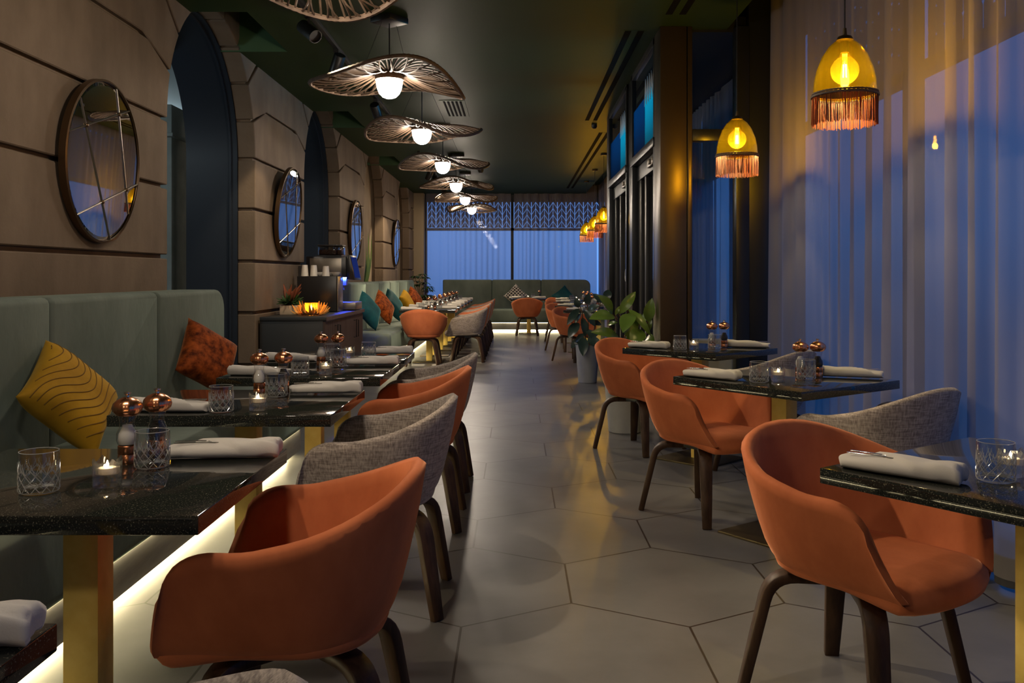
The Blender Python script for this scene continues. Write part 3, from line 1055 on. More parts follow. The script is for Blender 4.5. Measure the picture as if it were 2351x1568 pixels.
def make_spot():
    t = thing('track_spotlight', 'x', 'spotlight')
    mb = MB()
    mb.box((-0.02, -0.05, -0.03), (0.02, 0.05, 0))
    mb.tube([(0, 0, -0.02), (0, 0, -0.075)], 0.009, 8)
    obj('bracket', mb, M['black_metal'], t)
    h = MB()
    h.lathe([(0.0, 0.09), (0.046, 0.09), (0.05, 0.085), (0.05, -0.10), (0.044, -0.10), (0.042, -0.08), (0.0, -0.08)], 20)
    obj('head', h, M['black_metal'], t)
    return t
spot_mesh = make_spot()
SP = Proto(spot_mesh)
def spot(y, aim, label, power=0, col=(1, 0.78, 0.5), size=0.7, blend=0.35, x=-1.48):
    first = not SP.used
    r = SP.put((x, y, ZC - 0.035), 0, label, 'black track spotlights')
    head = [c for c in r.children if c.name.startswith('head')][0]
    d = (Vector(aim) - Vector((x, y, ZC - 0.16)))
    q = (-d).to_track_quat('Z', 'Y')
    head.rotation_euler = q.to_euler()
    head.location = (0, 0, -0.12)
    if power:
        l = bpy.data.lights.new('spot_beam', 'SPOT')
        l.energy = power
        l.color = col
        l.spot_size = size
        l.spot_blend = blend
        l.shadow_soft_size = 0.03
        lo = bpy.data.objects.new('spot_beam', l)
        COL.objects.link(lo)
        lo.location = Vector((x, y, ZC - 0.155)) + d.normalized() * 0.115
        lo.rotation_euler = q.to_euler()
spot(6.46, (1.2, 4.1, 0.6), 'track spotlight nearest the camera, tilted toward the aisle', 150, size=0.75)
spot(3.6, (1.05, 2.55, 0.5), 'track spotlight above the near banquette, out of view', 115, size=0.8)
spot(1.2, (-0.5, 3.1, 0.6), 'added track spotlight above the camera, out of view, lighting the left chairs', 75, size=0.9)  # unseen head added to brighten the left chairs
spot(7.49, (-2.35, 8.6, 1.2), 'second track spotlight, turned toward the stone pier with a mirror', 45, size=0.8)
spot(9.6, (-1.0, 12.9, 0.4), 'track spotlight half hidden behind the nearest rattan lamp', 230, size=0.75)
spot(10.5, (1.0, 8.0, 0.5), 'track spotlight just left of the second rattan lamp', 140, size=0.8)
spot(15.6, (-2.35, 16.5, 1.3), 'track spotlight left of the fourth rattan lamp', 85, size=0.9)
spot(16.6, (-1.3, 15.2, 0.8), 'track spotlight above the far row of tables', 230, size=0.9)
spot(19.1, (0.4, 19.0, 0.6), 'last track spotlight before the end window', 170, size=0.9)

# ------------------------------------------------------------------ rattan pendant lamps
def make_rattan():
    t = thing('rattan_pendant', 'x', 'pendant lamp')
    rim_r = lambda a: 0.55 * (1 + 0.05 * math.cos(2 * a + 0.4) + 0.03 * math.cos(3 * a))
    rim_z = lambda a: 0.055 * math.sin(2 * a) + 0.034 * math.sin(3 * a + 1.1)
    def P(a, r, up):
        R = rim_r(a)
        k = (r - 0.1) / (R - 0.1)
        return (r * math.cos(a), r * math.sin(a), rim_z(a) * k ** 1.3 + 0.055 * math.sin(k * PI) * up + 0.075 * (1 - k) ** 2)
    mb = MB()
    n = 54
    for i in range(n):
        a = 2 * PI * i / n
        R = rim_r(a)
        for up, da in ((0.9, 0.0), (-0.35, 0.06)):
            pts = []
            for k in range(7):
                q = k / 6
                r = 0.1 + (R - 0.1) * q
                aa = a + da * (1 + 0.9 * math.sin(q * PI) * (1 if i % 2 else -1))
                pts.append(P(aa, 0.1 + (rim_r(aa) - 0.1) * q, up))
            mb.tube(pts, 0.0058, 4, cap=False)
    obj('woven_shade', mb, M['rattan'], t)
    mb = MB()
    m = 220
    mb.tube([P(2 * PI * i / m, rim_r(2 * PI * i / m), 0) for i in range(m)], [0.0125 + 0.004 * abs(math.sin(i * 1.7)) for i in range(m)], 6, True)
    mb.tube([P(2 * PI * i / 60, 0.105, 0) for i in range(60)], 0.010, 5, True)
    obj('rim', mb, M['rattan'], t)
    g = MB()
    g.lathe([(0.098, 0.03), (0.097, 0.0), (0.090, -0.04), (0.074, -0.078), (0.05, -0.102), (0.022, -0.113), (0.0, -0.115)], 28)
    obj('globe', g, M['globe'], t, label='glowing white globe')
    g = MB()
    g.lathe([(0.0, 0.085), (0.09, 0.08), (0.106, 0.05), (0.106, 0.022), (0.099, 0.022), (0.099, 0.035), (0.0, 0.036)], 28)
    obj('collar', g, M['rattan'], t)
    c = MB()
    zc = ZC - 2.66
    c.tube([(0, 0, 0.08), (0, 0, zc - 0.03)], 0.005, 6)
    for s in (-1, 1):
        c.tube([(0.25 * s, 0.02, 0.06), (0.07 * s, 0, zc - 0.03)], 0.0015, 4)
    obj('cable', c, M['black_metal'], t)
    c = MB()
    c.box((-0.10, -0.10, zc - 0.045), (0.10, 0.10, zc - 0.001))
    obj('canopy', c, M['black_metal'], t, bevel=0.006)
    return t
RT = Proto(make_rattan())
lampY = [4.15, 6.66, 8.98, 11.57, 14.17, 16.7, 19.28]
lampN = ['wavy rattan lamp cut off by the top edge of the picture', 'largest fully visible wavy rattan lamp, second from the camera',
         'third wavy rattan lamp, hanging under the small air grille', 'fourth wavy rattan lamp down the ceiling row',
         'fifth wavy rattan lamp down the ceiling row', 'sixth wavy rattan lamp, second from the end window', 'farthest and smallest wavy rattan lamp by the end window']
lampR = [2.3, 0.95, 0.0, 0.15, 0.45, 0.1, 4.7]
for y, l, r in zip(lampY, lampN, lampR):
    RT.put((-0.93, y, 2.66), r, l, 'row of wavy rattan pendant lamps')
RT.put((-0.93, 1.65, 2.66), 2.0, 'added wavy rattan lamp above the camera, out of view, lighting the foreground', 'row of wavy rattan pendant lamps')  # unseen lamp added to light the foreground
RT.put((-0.93, -0.9, 2.66), 1.0, 'added wavy rattan lamp behind the camera, out of view, for fill light', 'row of wavy rattan pendant lamps')  # another unseen lamp added as fill from behind

# ------------------------------------------------------------------ amber fringe pendants
def make_amber():
    t = thing('amber_pendant', 'x', 'pendant lamp')
    R, H = 0.138, 0.255
    prof = [(0.018, H), (0.04, H - 0.006), (0.07, H - 0.032), (0.098, H - 0.075), (0.120, H - 0.13), (0.132, H - 0.185), (R, 0.0)]
    inner = [(max(0.0, r - 0.004), z - 0.002) for r, z in prof][::-1]
    g = MB().lathe(prof + inner, 40)
    obj('glass_shade', g, M['amber'], t)
    b = MB()
    for z, r in ((0.0, 0.0065), (0.011, 0.004)):
        b.tube([((R + 0.002) * math.cos(2 * PI * i / 96), (R + 0.002) * math.sin(2 * PI * i / 96), z) for i in range(96)], [r * (1 + 0.25 * (i % 2)) for i in range(96)], 5, True)
    obj('braid', b, M['rattan'], t)
    f = MB()
    r2 = random.Random(4)
    n = 260
    for i in range(n):
        a = 2 * PI * (i + r2.uniform(-0.3, 0.3)) / n
        w = 0.0016
        L = 0.128 + r2.uniform(-0.006, 0.006)
        rr = R + r2.uniform(-0.002, 0.003)
        x, y = rr * math.cos(a), rr * math.sin(a)
        tx, ty = -math.sin(a) * w, math.cos(a) * w
        ox, oy = r2.uniform(-0.003, 0.003), r2.uniform(-0.003, 0.003)
        f.tube([(x, y, 0), (x + ox * 0.5, y + oy * 0.5, -L * 0.5), (x + ox, y + oy, -L)], 0.0015, 3, cap=False)
    obj('fringe', f, M['fringe'], t)
    bb = MB().sphere((0, 0, 0.115), 0.062, 20, 12)
    bb.lathe([(0.040, 0.160), (0.026, 0.178), (0.017, 0.20)], 16)
    obj('bulb', bb, M['bulb'], t)
    fl = MB()
    for k in range(4):
        a = k * PI / 2
        fl.tube([(0.009 * math.cos(a), 0.009 * math.sin(a), 0.085), (0.007 * math.cos(a), 0.007 * math.sin(a), 0.142)], 0.0034, 6)
    obj('filament', fl, M['filament'], t)
    c = MB().lathe([(0.0, H + 0.05), (0.008, H + 0.05), (0.010, H + 0.02), (0.03, H + 0.012), (0.038, H - 0.004), (0.030, H - 0.006), (0.018, H - 0.01), (0.018, 0.195), (0, 0.195)], 20)
    obj('cap', c, M['base_metal'], t)
    zt = PZ - 2.045 if False else ZC - 2.045
    c = MB().tube([(0, 0, H + 0.04), (0, 0, zt - 0.02)], 0.0035, 6)
    obj('cord', c, M['black_metal'], t)
    c = MB().lathe([(0, zt - 0.001), (0.05, zt - 0.001), (0.05, zt - 0.025), (0.045, zt - 0.03), (0, zt - 0.03)], 20)
    obj('canopy', c, M['base_metal'], t)
    return t
AM = Proto(make_amber())
for (x, y, z, l) in ((1.48, 4.05, 2.045, 'large amber glass pendant nearest the camera, before the sheer curtain'),
                     (1.50, 6.10, 2.045, 'amber glass pendant hanging in front of the bronze column'),
                     (1.385, 14.1, 2.045, 'nearest of the three far amber pendants, touching the door frame'),
                     (1.43, 16.2, 2.045, 'middle of the three far amber pendants'),
                     (1.44, 18.2, 2.045, 'farthest and leftmost of the amber pendants')):
    AM.put((x, y, z), rnd.uniform(0, 6), l, 'amber glass pendants with rust fringe')
    l_ = bpy.data.lights.new('amber_bulb_light', 'POINT')
    l_.energy = 16
    l_.color = (1.0, 0.82, 0.45)
    l_.shadow_soft_size = 0.02
    lo = bpy.data.objects.new('amber_bulb_light', l_)
    COL.objects.link(lo)
    lo.location = (x, y, z + 0.07)

# ------------------------------------------------------------------ mirrors
def make_mirror():
    # local: wall plane is x=0, mirror faces +x
    t = thing('round_mirror', 'x', 'mirror')
    R = 0.455
    n = 64
    ring = lambda r, x: [(x, r * math.cos(2 * PI * i / n), r * math.sin(2 * PI * i / n)) for i in range(n)]
    mb = MB().grid([ring(R, 0.0), ring(R, 0.036), ring(R - 0.012, 0.040), ring(R - 0.014, 0.028)], True)
    obj('frame', mb, M['mirror_frame'], t)
    g = MB()
    rows = [ring(R - 0.012, 0.024), ring(R - 0.035, 0.030)]
    g.grid(rows, True)
    g.add(ring(R - 0.035, 0.030), [tuple(range(n))])
    obj('mirror_glass', g, M['mirror'], t, angle=2)
    bars = [((-0.31, 0.30), (0.10, -0.43)), ((0.10, 0.44), (0.33, -0.27)), ((-0.44, 0.10), (0.29, 0.34)), ((-0.31, -0.32), (0.44, -0.08))]
    b = MB()
    for (a0, b0), (a1, b1) in bars:
        b.tube([(0.032, a0, b0), (0.032, a1, b1)], 0.0045, 6)
    obj('glazing_bars', b, M['lead'], t)
    def cross(p, q):
        (x1, y1), (x2, y2) = p
        (x3, y3), (x4, y4) = q
        d = (x1 - x2) * (y3 - y4) - (y1 - y2) * (x3 - x4)
        a = x1 * y2 - y1 * x2
        c = x3 * y4 - y3 * x4
        return ((a * (x3 - x4) - (x1 - x2) * c) / d, (a * (y3 - y4) - (y1 - y2) * c) / d)
    for p in bars[:2]:
        for q in bars[2:]:
            u, v = cross(p, q)
            s = MB().sphere((0.036, u, v), 0.012, 10, 6, (0.7, 1, 1))
            obj('stud', s, M['mirror_frame'], t)
    return t
MI = Proto(make_mirror())
for y, l in ((5.05, 'large round mirror above the near green banquette'), (9.1, 'round mirror on the stone pier above the coffee cabinet'),
             (13.05, 'round mirror behind the coffee machine on the third stone pier'), (17.55, 'smallest, farthest round mirror, above the far banquette')):
    tilt = 5.6 if abs(y - 9.1) < 0.1 else 2.4
    MI.put((XW + 0.456 * math.sin(math.radians(tilt)) + 0.002, y, 1.877), 0, l, 'round leaded mirrors on the stone wall', rot=(0, math.radians(tilt), 0))

# ------------------------------------------------------------------ banquettes
def panel(y0, y1, z0, z1, x0, x1, r0=0.03, r1=0.03):
    """upholstered back section: outline in (y, z) with rounded top corners, extruded in x"""
    def arc(cx, cz, r, a0, a1):
        return [(cx + r * math.cos(math.radians(a0 + (a1 - a0) * i / 6)), cz + r * math.sin(math.radians(a0 + (a1 - a0) * i / 6))) for i in range(7)]
    poly = [(y0, z0), (y1, z0)] + arc(y1 - r1, z1 - r1, r1, 0, 90) + arc(y0 + r0, z1 - r0, r0, 90, 180)
    return MB().prism(poly, x0, x1)

def banquette(label, L, pitch, loc, rz, end=0.14, depth=0.62, back_d=0.27, first=0.03, zseat=0.50):
    """local: runs along +y from 0 to L, faces +x; x=0 is the seat front"""
    t = thing('banquette', label, 'banquette', loc, rz)
    s = MB().box((-depth, 0.0, 0.20), (0.0, L, zseat))
    obj('seat', s, M['green_velvet'], t, bevel=0.05, seg=4, angle=60)
    n = max(1, int(round(L / pitch)))
    w = L / n
    for i in range(n):
        p = panel(i * w + 0.002, (i + 1) * w - 0.002, 0.24, 1.145, -depth - back_d + 0.02, -depth + 0.04, first if i == 0 else 0.03, end if i == n - 1 else 0.03)
        obj('back_cushion', p, M['green_velvet'], t, bevel=0.055 if True else 0, seg=4, angle=60)
    p = MB().box((-depth - back_d + 0.05, 0.02, 0.042), (-0.055, L - 0.02, 0.185))
    obj('plinth', p, M['plinth'], t, bevel=0.003)
    b = MB().box((-depth - back_d + 0.08, 0.05, 0.0), (-0.16, L - 0.05, 0.045))
    b.box((-depth - back_d + 0.08, 0.05, 0.18), (-0.10, L - 0.05, 0.22))
    obj('plinth_core', b, M['plinth'], t)
    e = MB().box((-0.160, 0.05, 0.012), (-0.145, L - 0.05, 0.036))
    obj('led_strip', e, M['led'], t, smooth=False, label='glowing warm LED strip at the floor')
    e = MB().box((-0.054, 0.05, 0.1935), (-0.046, L - 0.05, 0.1995))
    obj('led_strip', e, M['led_soft'], t, smooth=False, label='glowing warm LED strip under the seat')
    return t
banquette('long green velvet banquette along the near stone wall', 5.82, 1.15, (-1.42, 0.40, 0), 0)
banquette('pale green channelled banquette beyond the coffee cabinet', 7.2, 1.2, (-1.58, 11.45, 0), 0, depth=0.55, back_d=0.20)
banquette('green velvet banquette under the end window', 3.34, 1.11, (-1.64, 19.80, 0), -PI / 2, end=0.14, depth=0.6, back_d=0.25)

# ------------------------------------------------------------------ chairs
def make_chair(kind):
    mat = M[kind]
    lab = 'burnt orange velvet tub chair' if kind == 'orange' else 'greige woven tub chair'
    t = thing('tub_chair', lab, 'chair')
    ZB = 0.375
    K = [(1.0, 1.0), (0.75, 0.945), (0.5, 0.872), (0.27, 0.79), (0.12, 0.70), (0.04, 0.59), (0.0, 0.46)]
    def plan(t_):
        s = -1 if t_ < 0 else 1
        u = abs(t_)
        if u <= 0.58:
            a = u / 0.58 * PI / 2
            e = 0.88
            return s * 0.33 * (math.sin(a) ** e), -0.285 * (math.cos(a) ** e) + 0.0
        v = (u - 0.58) / 0.42
        return s * (0.33 - 0.022 * v * v), 0.245 * v
    def zrim(t_):
        u = abs(t_)
        z = 0.645 + 0.125 * sstep(1 - (u - 0.0) / 0.74)
        if u > 0.80:
            v = (u - 0.80) / 0.20
            z -= 0.085 * (1 - math.sqrt(max(0, 1 - v * v)))
        return z
    def pt(t_, zz):
        x, y = plan(t_)
        k = lin(K, zz)
        yy = y * k if y < 0 else y * (1 + 0.22 * (1 - zz))
        return Vector((x * k, yy, ZB + zz * (zrim(t_) - ZB)))
    NT = 44
    TS = [math.copysign(1 - (1 - abs(q)) ** 1.35, q) for q in (-1 + 2 * i / NT for i in range(NT + 1))]
    ZS = [1.0, 0.9, 0.75, 0.6, 0.45, 0.3, 0.18, 0.1, 0.04, 0.0]
    outer = [[pt(t_, z) for t_ in TS] for z in ZS]
    TH = 0.034
    def inn(t_, zz):
        p = pt(t_, zz)
        e = 0.01
        a, b = pt(max(-1, t_ - e), zz), pt(min(1, t_ + e), zz)
        d = (b - a).to_2d()
        n = Vector((-d.y, d.x)).normalized()
        if n.dot(Vector((p.x, p.y - 0.08))) > 0:
            n = -n
        return p + Vector((n.x, n.y, 0)) * TH
    ZI = [1.0, 0.9, 0.75, 0.6, 0.45, 0.3, 0.2]
    inner = [[inn(t_, z) for t_ in TS] for z in ZI]
    mid = [[(a + b) / 2 + Vector((0, 0, 0.013)) for a, b in zip(outer[0], inner[0])]]
    rows = outer[::-1] + mid + inner
    sh = MB().grid(rows)
    # rounded front edges of the arms
    for ti in (0, NT):
        oc = [outer[i][ti] for i in range(7)]
        ic = [inner[i][ti] for i in range(7)]
        mc = [(a + b) / 2 + Vector((0, 0.013, 0)) for a, b in zip(oc, ic)]
        mc[0] = mid[0][ti]
        sh.grid([oc, mc, ic])
    # underside
    last = outer[-1]
    sh.grid([[last[i] for i in range(NT // 2 + 1)], [last[NT - i] for i in range(NT // 2 + 1)]])
    obj('shell', sh, mat, t, angle=75)
    # seat cushion
    ring = []
    for i in range(NT + 1):
        p = inn(TS[i], 0.30)
        ring.append((p.x * 0.985, p.y))
    xr, yr = ring[-1]
    front = []
    for k in range(1, 12):
        a = k / 12
        x = xr * (1 - 2 * a)
        front.append((x, yr + 0.062 * math.sin(a * PI) ** 0.6))
    ring = ring + front
    cx, cy_ = 0.0, 0.02
    def row(s, z, zf):
        out = []
        for (x, y) in ring:
            fr = sstep((y - 0.10) / 0.2)
            out.append((cx + (x - cx) * s, cy_ + (y - cy_) * s, z + (zf - z) * fr))
        return out
    st = MB().grid([row(0.02, 0.462, 0.462), row(0.35, 0.461, 0.461), row(0.65, 0.457, 0.458), row(0.86, 0.450, 0.452), row(0.95, 0.443, 0.440), row(1.0, 0.430, 0.424), row(1.01, 0.415, 0.40), row(0.985, 0.40, 0.378), row(0.93, 0.39, 0.366), row(0.5, 0.385, 0.37)], True)
    obj('seat', st, mat, t, angle=180)
    # bent plywood legs
    for sx in (-1, 1):
        for sy in (-1, 1):
            foot = Vector((0.222 * sx, 0.235 if sy > 0 else -0.225, 0.0))
            knee = Vector((0.165 * sx, 0.175 if sy > 0 else -0.165, 0.355))
            ctr = Vector((0.0, 0.0, 0.355))
            d0 = (knee - ctr).normalized()
            d1 = (foot - knee).normalized()
            r = 0.075
            A, B = knee - d0 * r, knee + d1 * r
            path = [ctr + d0 * 0.03, ctr.lerp(A, 0.6), A]
            for k in range(1, 6):
                q = k / 6
                path.append(A * (1 - q) ** 2 + knee * 2 * q * (1 - q) + B * q * q)
            path += [B, B.lerp(foot, 0.5), foot]
            wv = d0.cross(Vector((0, 0, 1))).normalized()
            rows = []
            n = len(path)
            for i, p in enumerate(path):
                tg = (path[min(i + 1, n - 1)] - path[max(i - 1, 0)]).normalized()
                nn = wv.cross(tg).normalized()
                f = i / (n - 1)
                w = 0.031 if i < n - 2 else (0.027 if i == n - 2 else 0.022)
                h = 0.0155 if i < n - 2 else (0.015 if i == n - 2 else 0.014)
                rows.append([p + wv * w + nn * h, p - wv * w + nn * h, p - wv * w - nn * h, p + wv * w - nn * h])
            lg = MB().grid(rows, True)
            o = len(lg.v) - len(rows) * 4
            lg.f.append((o, o + 1, o + 2, o + 3))
            o = len(lg.v) - 4
            lg.f.append((o, o + 1, o + 2, o + 3))
            obj('leg', lg, M['walnut'], t, bevel=0.003, seg=1, angle=50)
    p = MB().box((-0.09, -0.09, 0.343), (0.09, 0.09, 0.380))
    obj('mounting_plate', p, M['black_metal'], t, bevel=0.005)
    return t
CH = {'orange': Proto(make_chair('orange')), 'grey': Proto(make_chair('grey'))}
NAME = {'orange': 'burnt orange velvet tub chair', 'grey': 'greige woven tub chair'}
def chair(kind, x, y, face, where):
    """face: unit vector (dx, dy) the sitter looks along"""
    rz = math.atan2(face[1], face[0]) - PI / 2
    CH[kind].put((x, y, 0), rz, NAME[kind] + ' ' + where, 'tub chairs at the tables')

# ------------------------------------------------------------------ tables
def make_table(wx, wy):
    t = thing('dining_table', 'x', 'table')
    obj('tabletop', MB().box((-wx / 2, -wy / 2, 0.71), (wx / 2, wy / 2, 0.75)), M['granite'], t, bevel=0.003)
    obj('post', MB().box((-0.042, -0.042, 0.012), (0.042, 0.042, 0.708)), M['brass'], t, bevel=0.002)
    obj('base_plate', MB().box((-0.22, -0.22, 0.0), (0.22, 0.22, 0.012)), M['base_metal'], t, bevel=0.002)
    return t
TA = Proto(make_table(0.785, 0.715))
TB = Proto(make_table(0.74, 0.74))

# ------------------------------------------------------------------ tableware
def make_tumbler():
    R, H = 0.0425, 0.094
    prof = [(0, 0), (R * 0.86, 0.0), (R * 0.95, 0.004), (R, 0.010), (R, 0.03), (R, 0.06), (R, 0.088), (R - 0.0008, H), (R - 0.0026, H), (R - 0.0036, 0.088), (R - 0.004, 0.05), (R - 0.006, 0.017), (R * 0.6, 0.014), (0.0, 0.0135)]
    o = obj('tumbler', MB().lathe(prof, 40), M['crystal'], angle=50)
    c = MB()
    def P(u, z, d=0.0002):
        a = 2 * PI * u
        return ((R + d) * math.cos(a), (R + d) * math.sin(a), z)
    k = 12
    for i in range(k):
        for sg in (-1, 1):
            # long diagonals cross into diamonds, short ones fan out above them
            c.tube([P((i + sg * (0.1 + 1.9 * q)) / k, 0.007 + 0.050 * q) for q in [j / 7 for j in range(8)]], 0.0010, 4, cap=False)
            c.tube([P((i + 0.5 + sg * 0.42 * q) / k, 0.044 + 0.026 * q) for q in [j / 3 for j in range(4)]], [0.0010, 0.0009, 0.0007, 0.0003], 4, cap=False)
            c.tube([P((i + sg * 0.22 * q) / k, 0.050 + 0.022 * q) for q in [j / 3 for j in range(4)]], [0.0010, 0.0009, 0.0007, 0.0003], 4, cap=False)
    for z, d, r in ((0.0045, -0.0018, 0.0011), (H - 0.0003, -0.0017, 0.0010)):  # pale rings; the upper one is a highlight modelled onto the rim
        c.tube([P(j / 40, z, d) for j in range(40)], r, 5, True)
    for j in range(16):
        c.tube([(0.008 * math.cos(j * PI / 8), 0.008 * math.sin(j * PI / 8), 0.0145), (0.032 * math.cos(j * PI / 8), 0.032 * math.sin(j * PI / 8), 0.0150)], 0.0009, 4, cap=False)
    obj('cuts_and_rim_highlight', c, M['cut'], o)
    return o
def make_mill(fill):
    t = thing('salt_mill' if fill == 'salt' else 'pepper_mill', 'x', 'mill')
    obj('base', MB().lathe([(0, 0), (0.0225, 0), (0.0235, 0.002), (0.0235, 0.023), (0.0225, 0.0245), (0.0235, 0.026), (0.0235, 0.046), (0.0215, 0.048), (0, 0.048)], 24), M['copper'], t)
    obj('window', MB().lathe([(0.0225, 0.049), (0.027, 0.060), (0.0265, 0.078), (0.020, 0.092), (0.0185, 0.105), (0.0215, 0.122), (0.0205, 0.124)], 24), M['mill_glass'], t)
    obj('contents', MB().lathe([(0, 0.049), (0.0195, 0.05), (0.023, 0.062), (0.021, 0.078), (0.014, 0.092), (0.012, 0.10), (0, 0.102)], 16), M[fill], t, label=('white salt' if fill == 'salt' else 'black peppercorns') + ' inside the mill')
    def rib(r, z, a):
        return (r * (1 + 0.025 * math.cos(16 * a)) if 0.128 < z < 0.165 else r), z
    obj('dome', MB().lathe([(0, 0.124), (0.022, 0.124), (0.028, 0.127), (0.0355, 0.136), (0.0375, 0.146), (0.034, 0.157), (0.025, 0.166), (0.014, 0.171), (0.008, 0.173), (0, 0.173)], 48, mod=rib), M['copper'], t, label='ribbed copper dome')
    obj('knob', MB().lathe([(0.0, 0.170), (0.006, 0.171), (0.005, 0.177), (0.009, 0.181), (0.009, 0.185), (0.0, 0.187)], 14), M['steel'], t)
    return t
def make_holder():
    n = 32
    def sq(a):
        return 0.031 * (1 + 0.07 * math.cos(4 * a))
    rows = []
    for z, k in ((0, 0.94), (0.003, 0.98), (0.018, 1.0), (0.024, 0.96), (0.030, 1.0), (0.052, 1.0)):
        rows.append([(sq(2 * PI * j / n) * k * math.cos(2 * PI * j / n), sq(2 * PI * j / n) * k * math.sin(2 * PI * j / n), z) for j in range(n)])
    ear = lambda a: 0.060 + 0.011 * max(0, math.cos(4 * a)) ** 2 - 0.004
    for k, dz in ((1.0, 0.0), (0.9, 0.0005), (0.80, -0.006)):
        rows.append([(sq(2 * PI * j / n) * k * math.cos(2 * PI * j / n), sq(2 * PI * j / n) * k * math.sin(2 * PI * j / n), ear(2 * PI * j / n) + dz) for j in range(n)])
    for r, z in ((0.0215, 0.045), (0.0208, 0.0285), (0.0, 0.028)):
        rows.append([(r * math.cos(2 * PI * j / n), r * math.sin(2 * PI * j / n), z) for j in range(n)])
    mb = MB().grid(rows, True)
    mb.f.append(tuple(range(n))[::-1])
    return obj('tealight_holder', mb, M['holder'], angle=50)
def make_tealight():
    t = thing('tealight', 'x', 'candle')
    obj('cup', MB().lathe([(0, 0.0), (0.0185, 0.0), (0.0195, 0.001), (0.0195, 0.014), (0.0185, 0.014), (0.0185, 0.0125), (0, 0.0125)], 20), M['wax'], t)
    obj('flame', MB().lathe([(0.0, 0.0135), (0.0026, 0.016), (0.0036, 0.019), (0.0026, 0.024), (0.0, 0.031)], 10), M['flame'], t, label='small lit flame')
    return t
def make_napkin():
    n, m = 30, 28
    rows = []
    L = 0.285
    for i in range(n + 1):
        q = i / n
        x = (q - 0.5) * L
        hw = 0.046 + 0.006 * math.sin(q * 5) - 0.004 * q
        ht = 0.0155 + 0.004 * math.sin(q * PI) + 0.004 * sstep((q - 0.72) / 0.2)
        if q > 0.8:
            hw *= 1 - 0.18 * (q - 0.8) / 0.2
        row = []
        for j in range(m):
            a = 2 * PI * j / m
            cx, sx = math.cos(a), math.sin(a)
            ex = 0.75
            px = hw * (abs(cx) ** ex) * (1 if cx > 0 else -1)
            pz = ht * (abs(sx) ** ex) * (1 if sx > 0 else -1)
            if pz < 0:
                pz = -ht if False else pz
            # overlapping fold running diagonally over the roll
            w = 1.25 - q * 1.9
            over = sstep(((px / hw) * 0.5 + 0.5 - w) / 0.05 + 0.5) if sx > -0.2 else 0.0
            pz += 0.0085 * over * (1 if sx > 0 else 0.3)
            if q > 0.72:
                pz += 0.0035 * math.sin(px * 240 + q * 10) * (q - 0.72) / 0.28
                px += 0.002 * math.sin(a * 5) * (q - 0.72) / 0.28
            row.append((x + 0.006 * math.sin(a * 2 + 1), px, max(0.0005, pz + ht)))
        rows.append(row)
    mb = MB().grid(rows, True)
    for e, base in ((0, 0), (1, n * m)):
        # tucked-in end with a small hollow
        ring = [Vector(rows[0 if e == 0 else n][j]) for j in range(m)]
        c = sum(ring, Vector()) / m
        inn = [c + (p - c) * 0.72 + Vector((-0.004 if e == 0 else 0.004, 0, 0)) for p in ring]
        mb.grid([ring, inn], True)
        o = len(mb.v) - m
        mb.f.append(tuple(range(o, o + m)))
    return obj('napkin', mb, M['napkin'], angle=70)
def make_fork():
    mb = MB()
    mb.prism([(-0.075, -0.003), (0.01, -0.0022), (0.028, -0.0095), (0.045, -0.0105), (0.08, -0.0095), (0.08, -0.0065), (0.05, -0.006), (0.05, -0.002), (0.082, -0.002), (0.082, 0.002), (0.05, 0.002), (0.05, 0.006), (0.08, 0.0065), (0.08, 0.0095), (0.045, 0.0105), (0.028, 0.0095), (0.01, 0.0022), (-0.075, 0.003)], 0, 0.0022, 'z')
    return obj('fork', mb, M['steel'], bevel=0.0006, seg=1)
def make_knife():
    mb = MB()
    mb.prism([(-0.085, -0.004), (0.0, -0.0035), (0.004, -0.008), (0.06, -0.009), (0.085, -0.004), (0.09, 0.003), (0.0, 0.0035), (-0.085, 0.004)], 0, 0.0022, 'z')
    return obj('knife', mb, M['steel'], bevel=0.0006, seg=1)

def single(o, cat):
    o['category'] = cat
    return Proto(o)
W = {'tumbler': single(make_tumbler(), 'glass'), 'salt': Proto(make_mill('salt')), 'pepper': Proto(make_mill('pepper')),
     'holder': single(make_holder(), 'candle holder'), 'tealight': Proto(make_tealight()), 'napkin': single(make_napkin(), 'napkin'),
     'fork': single(make_fork(), 'cutlery'), 'knife': single(make_knife(), 'cutlery')}
ZT = 0.7505
def put(kind, x, y, rz, label, group, z=ZT):
    W[kind].put((x, y, z), rz, label, group)

def napkin_set(x, y, rz, where, cutlery=True):
    put('napkin', x, y, rz, 'rolled white linen napkin ' + where, 'rolled napkins')
    if cutlery:
        c, s = math.cos(rz), math.sin(rz)
        for kind, dx, dy, a, dz in (('fork', -0.055, -0.012, 0.18, 0.0425), ('knife', -0.05, 0.012, 0.08, 0.0425)):
            W[kind].put((x + c * dx - s * dy, y + s * dx + c * dy, ZT + dz - 0.003), rz + a, 'steel %s lying on the napkin %s' % (kind, where), 'cutlery on the napkins')

def candle(x, y, where):
    put('holder', x, y, rnd.uniform(0, 1.5), 'scalloped glass tealight holder ' + where, 'tealight holders')
    put('tealight', x, y, 0, 'lit tealight in the glass holder ' + where, 'lit tealights', ZT + 0.0288)

def mills(p, q, where):
    put('salt', p[0], p[1], rnd.uniform(0, 3), 'copper topped salt mill ' + where, 'copper salt and pepper mills')
    put('pepper', q[0], q[1], rnd.uniform(0, 3), 'copper topped pepper mill ' + where, 'copper salt and pepper mills')

def tumbler(x, y, where):
    put('tumbler', x, y, rnd.uniform(0, 3), 'cut crystal tumbler ' + where, 'cut crystal tumblers')

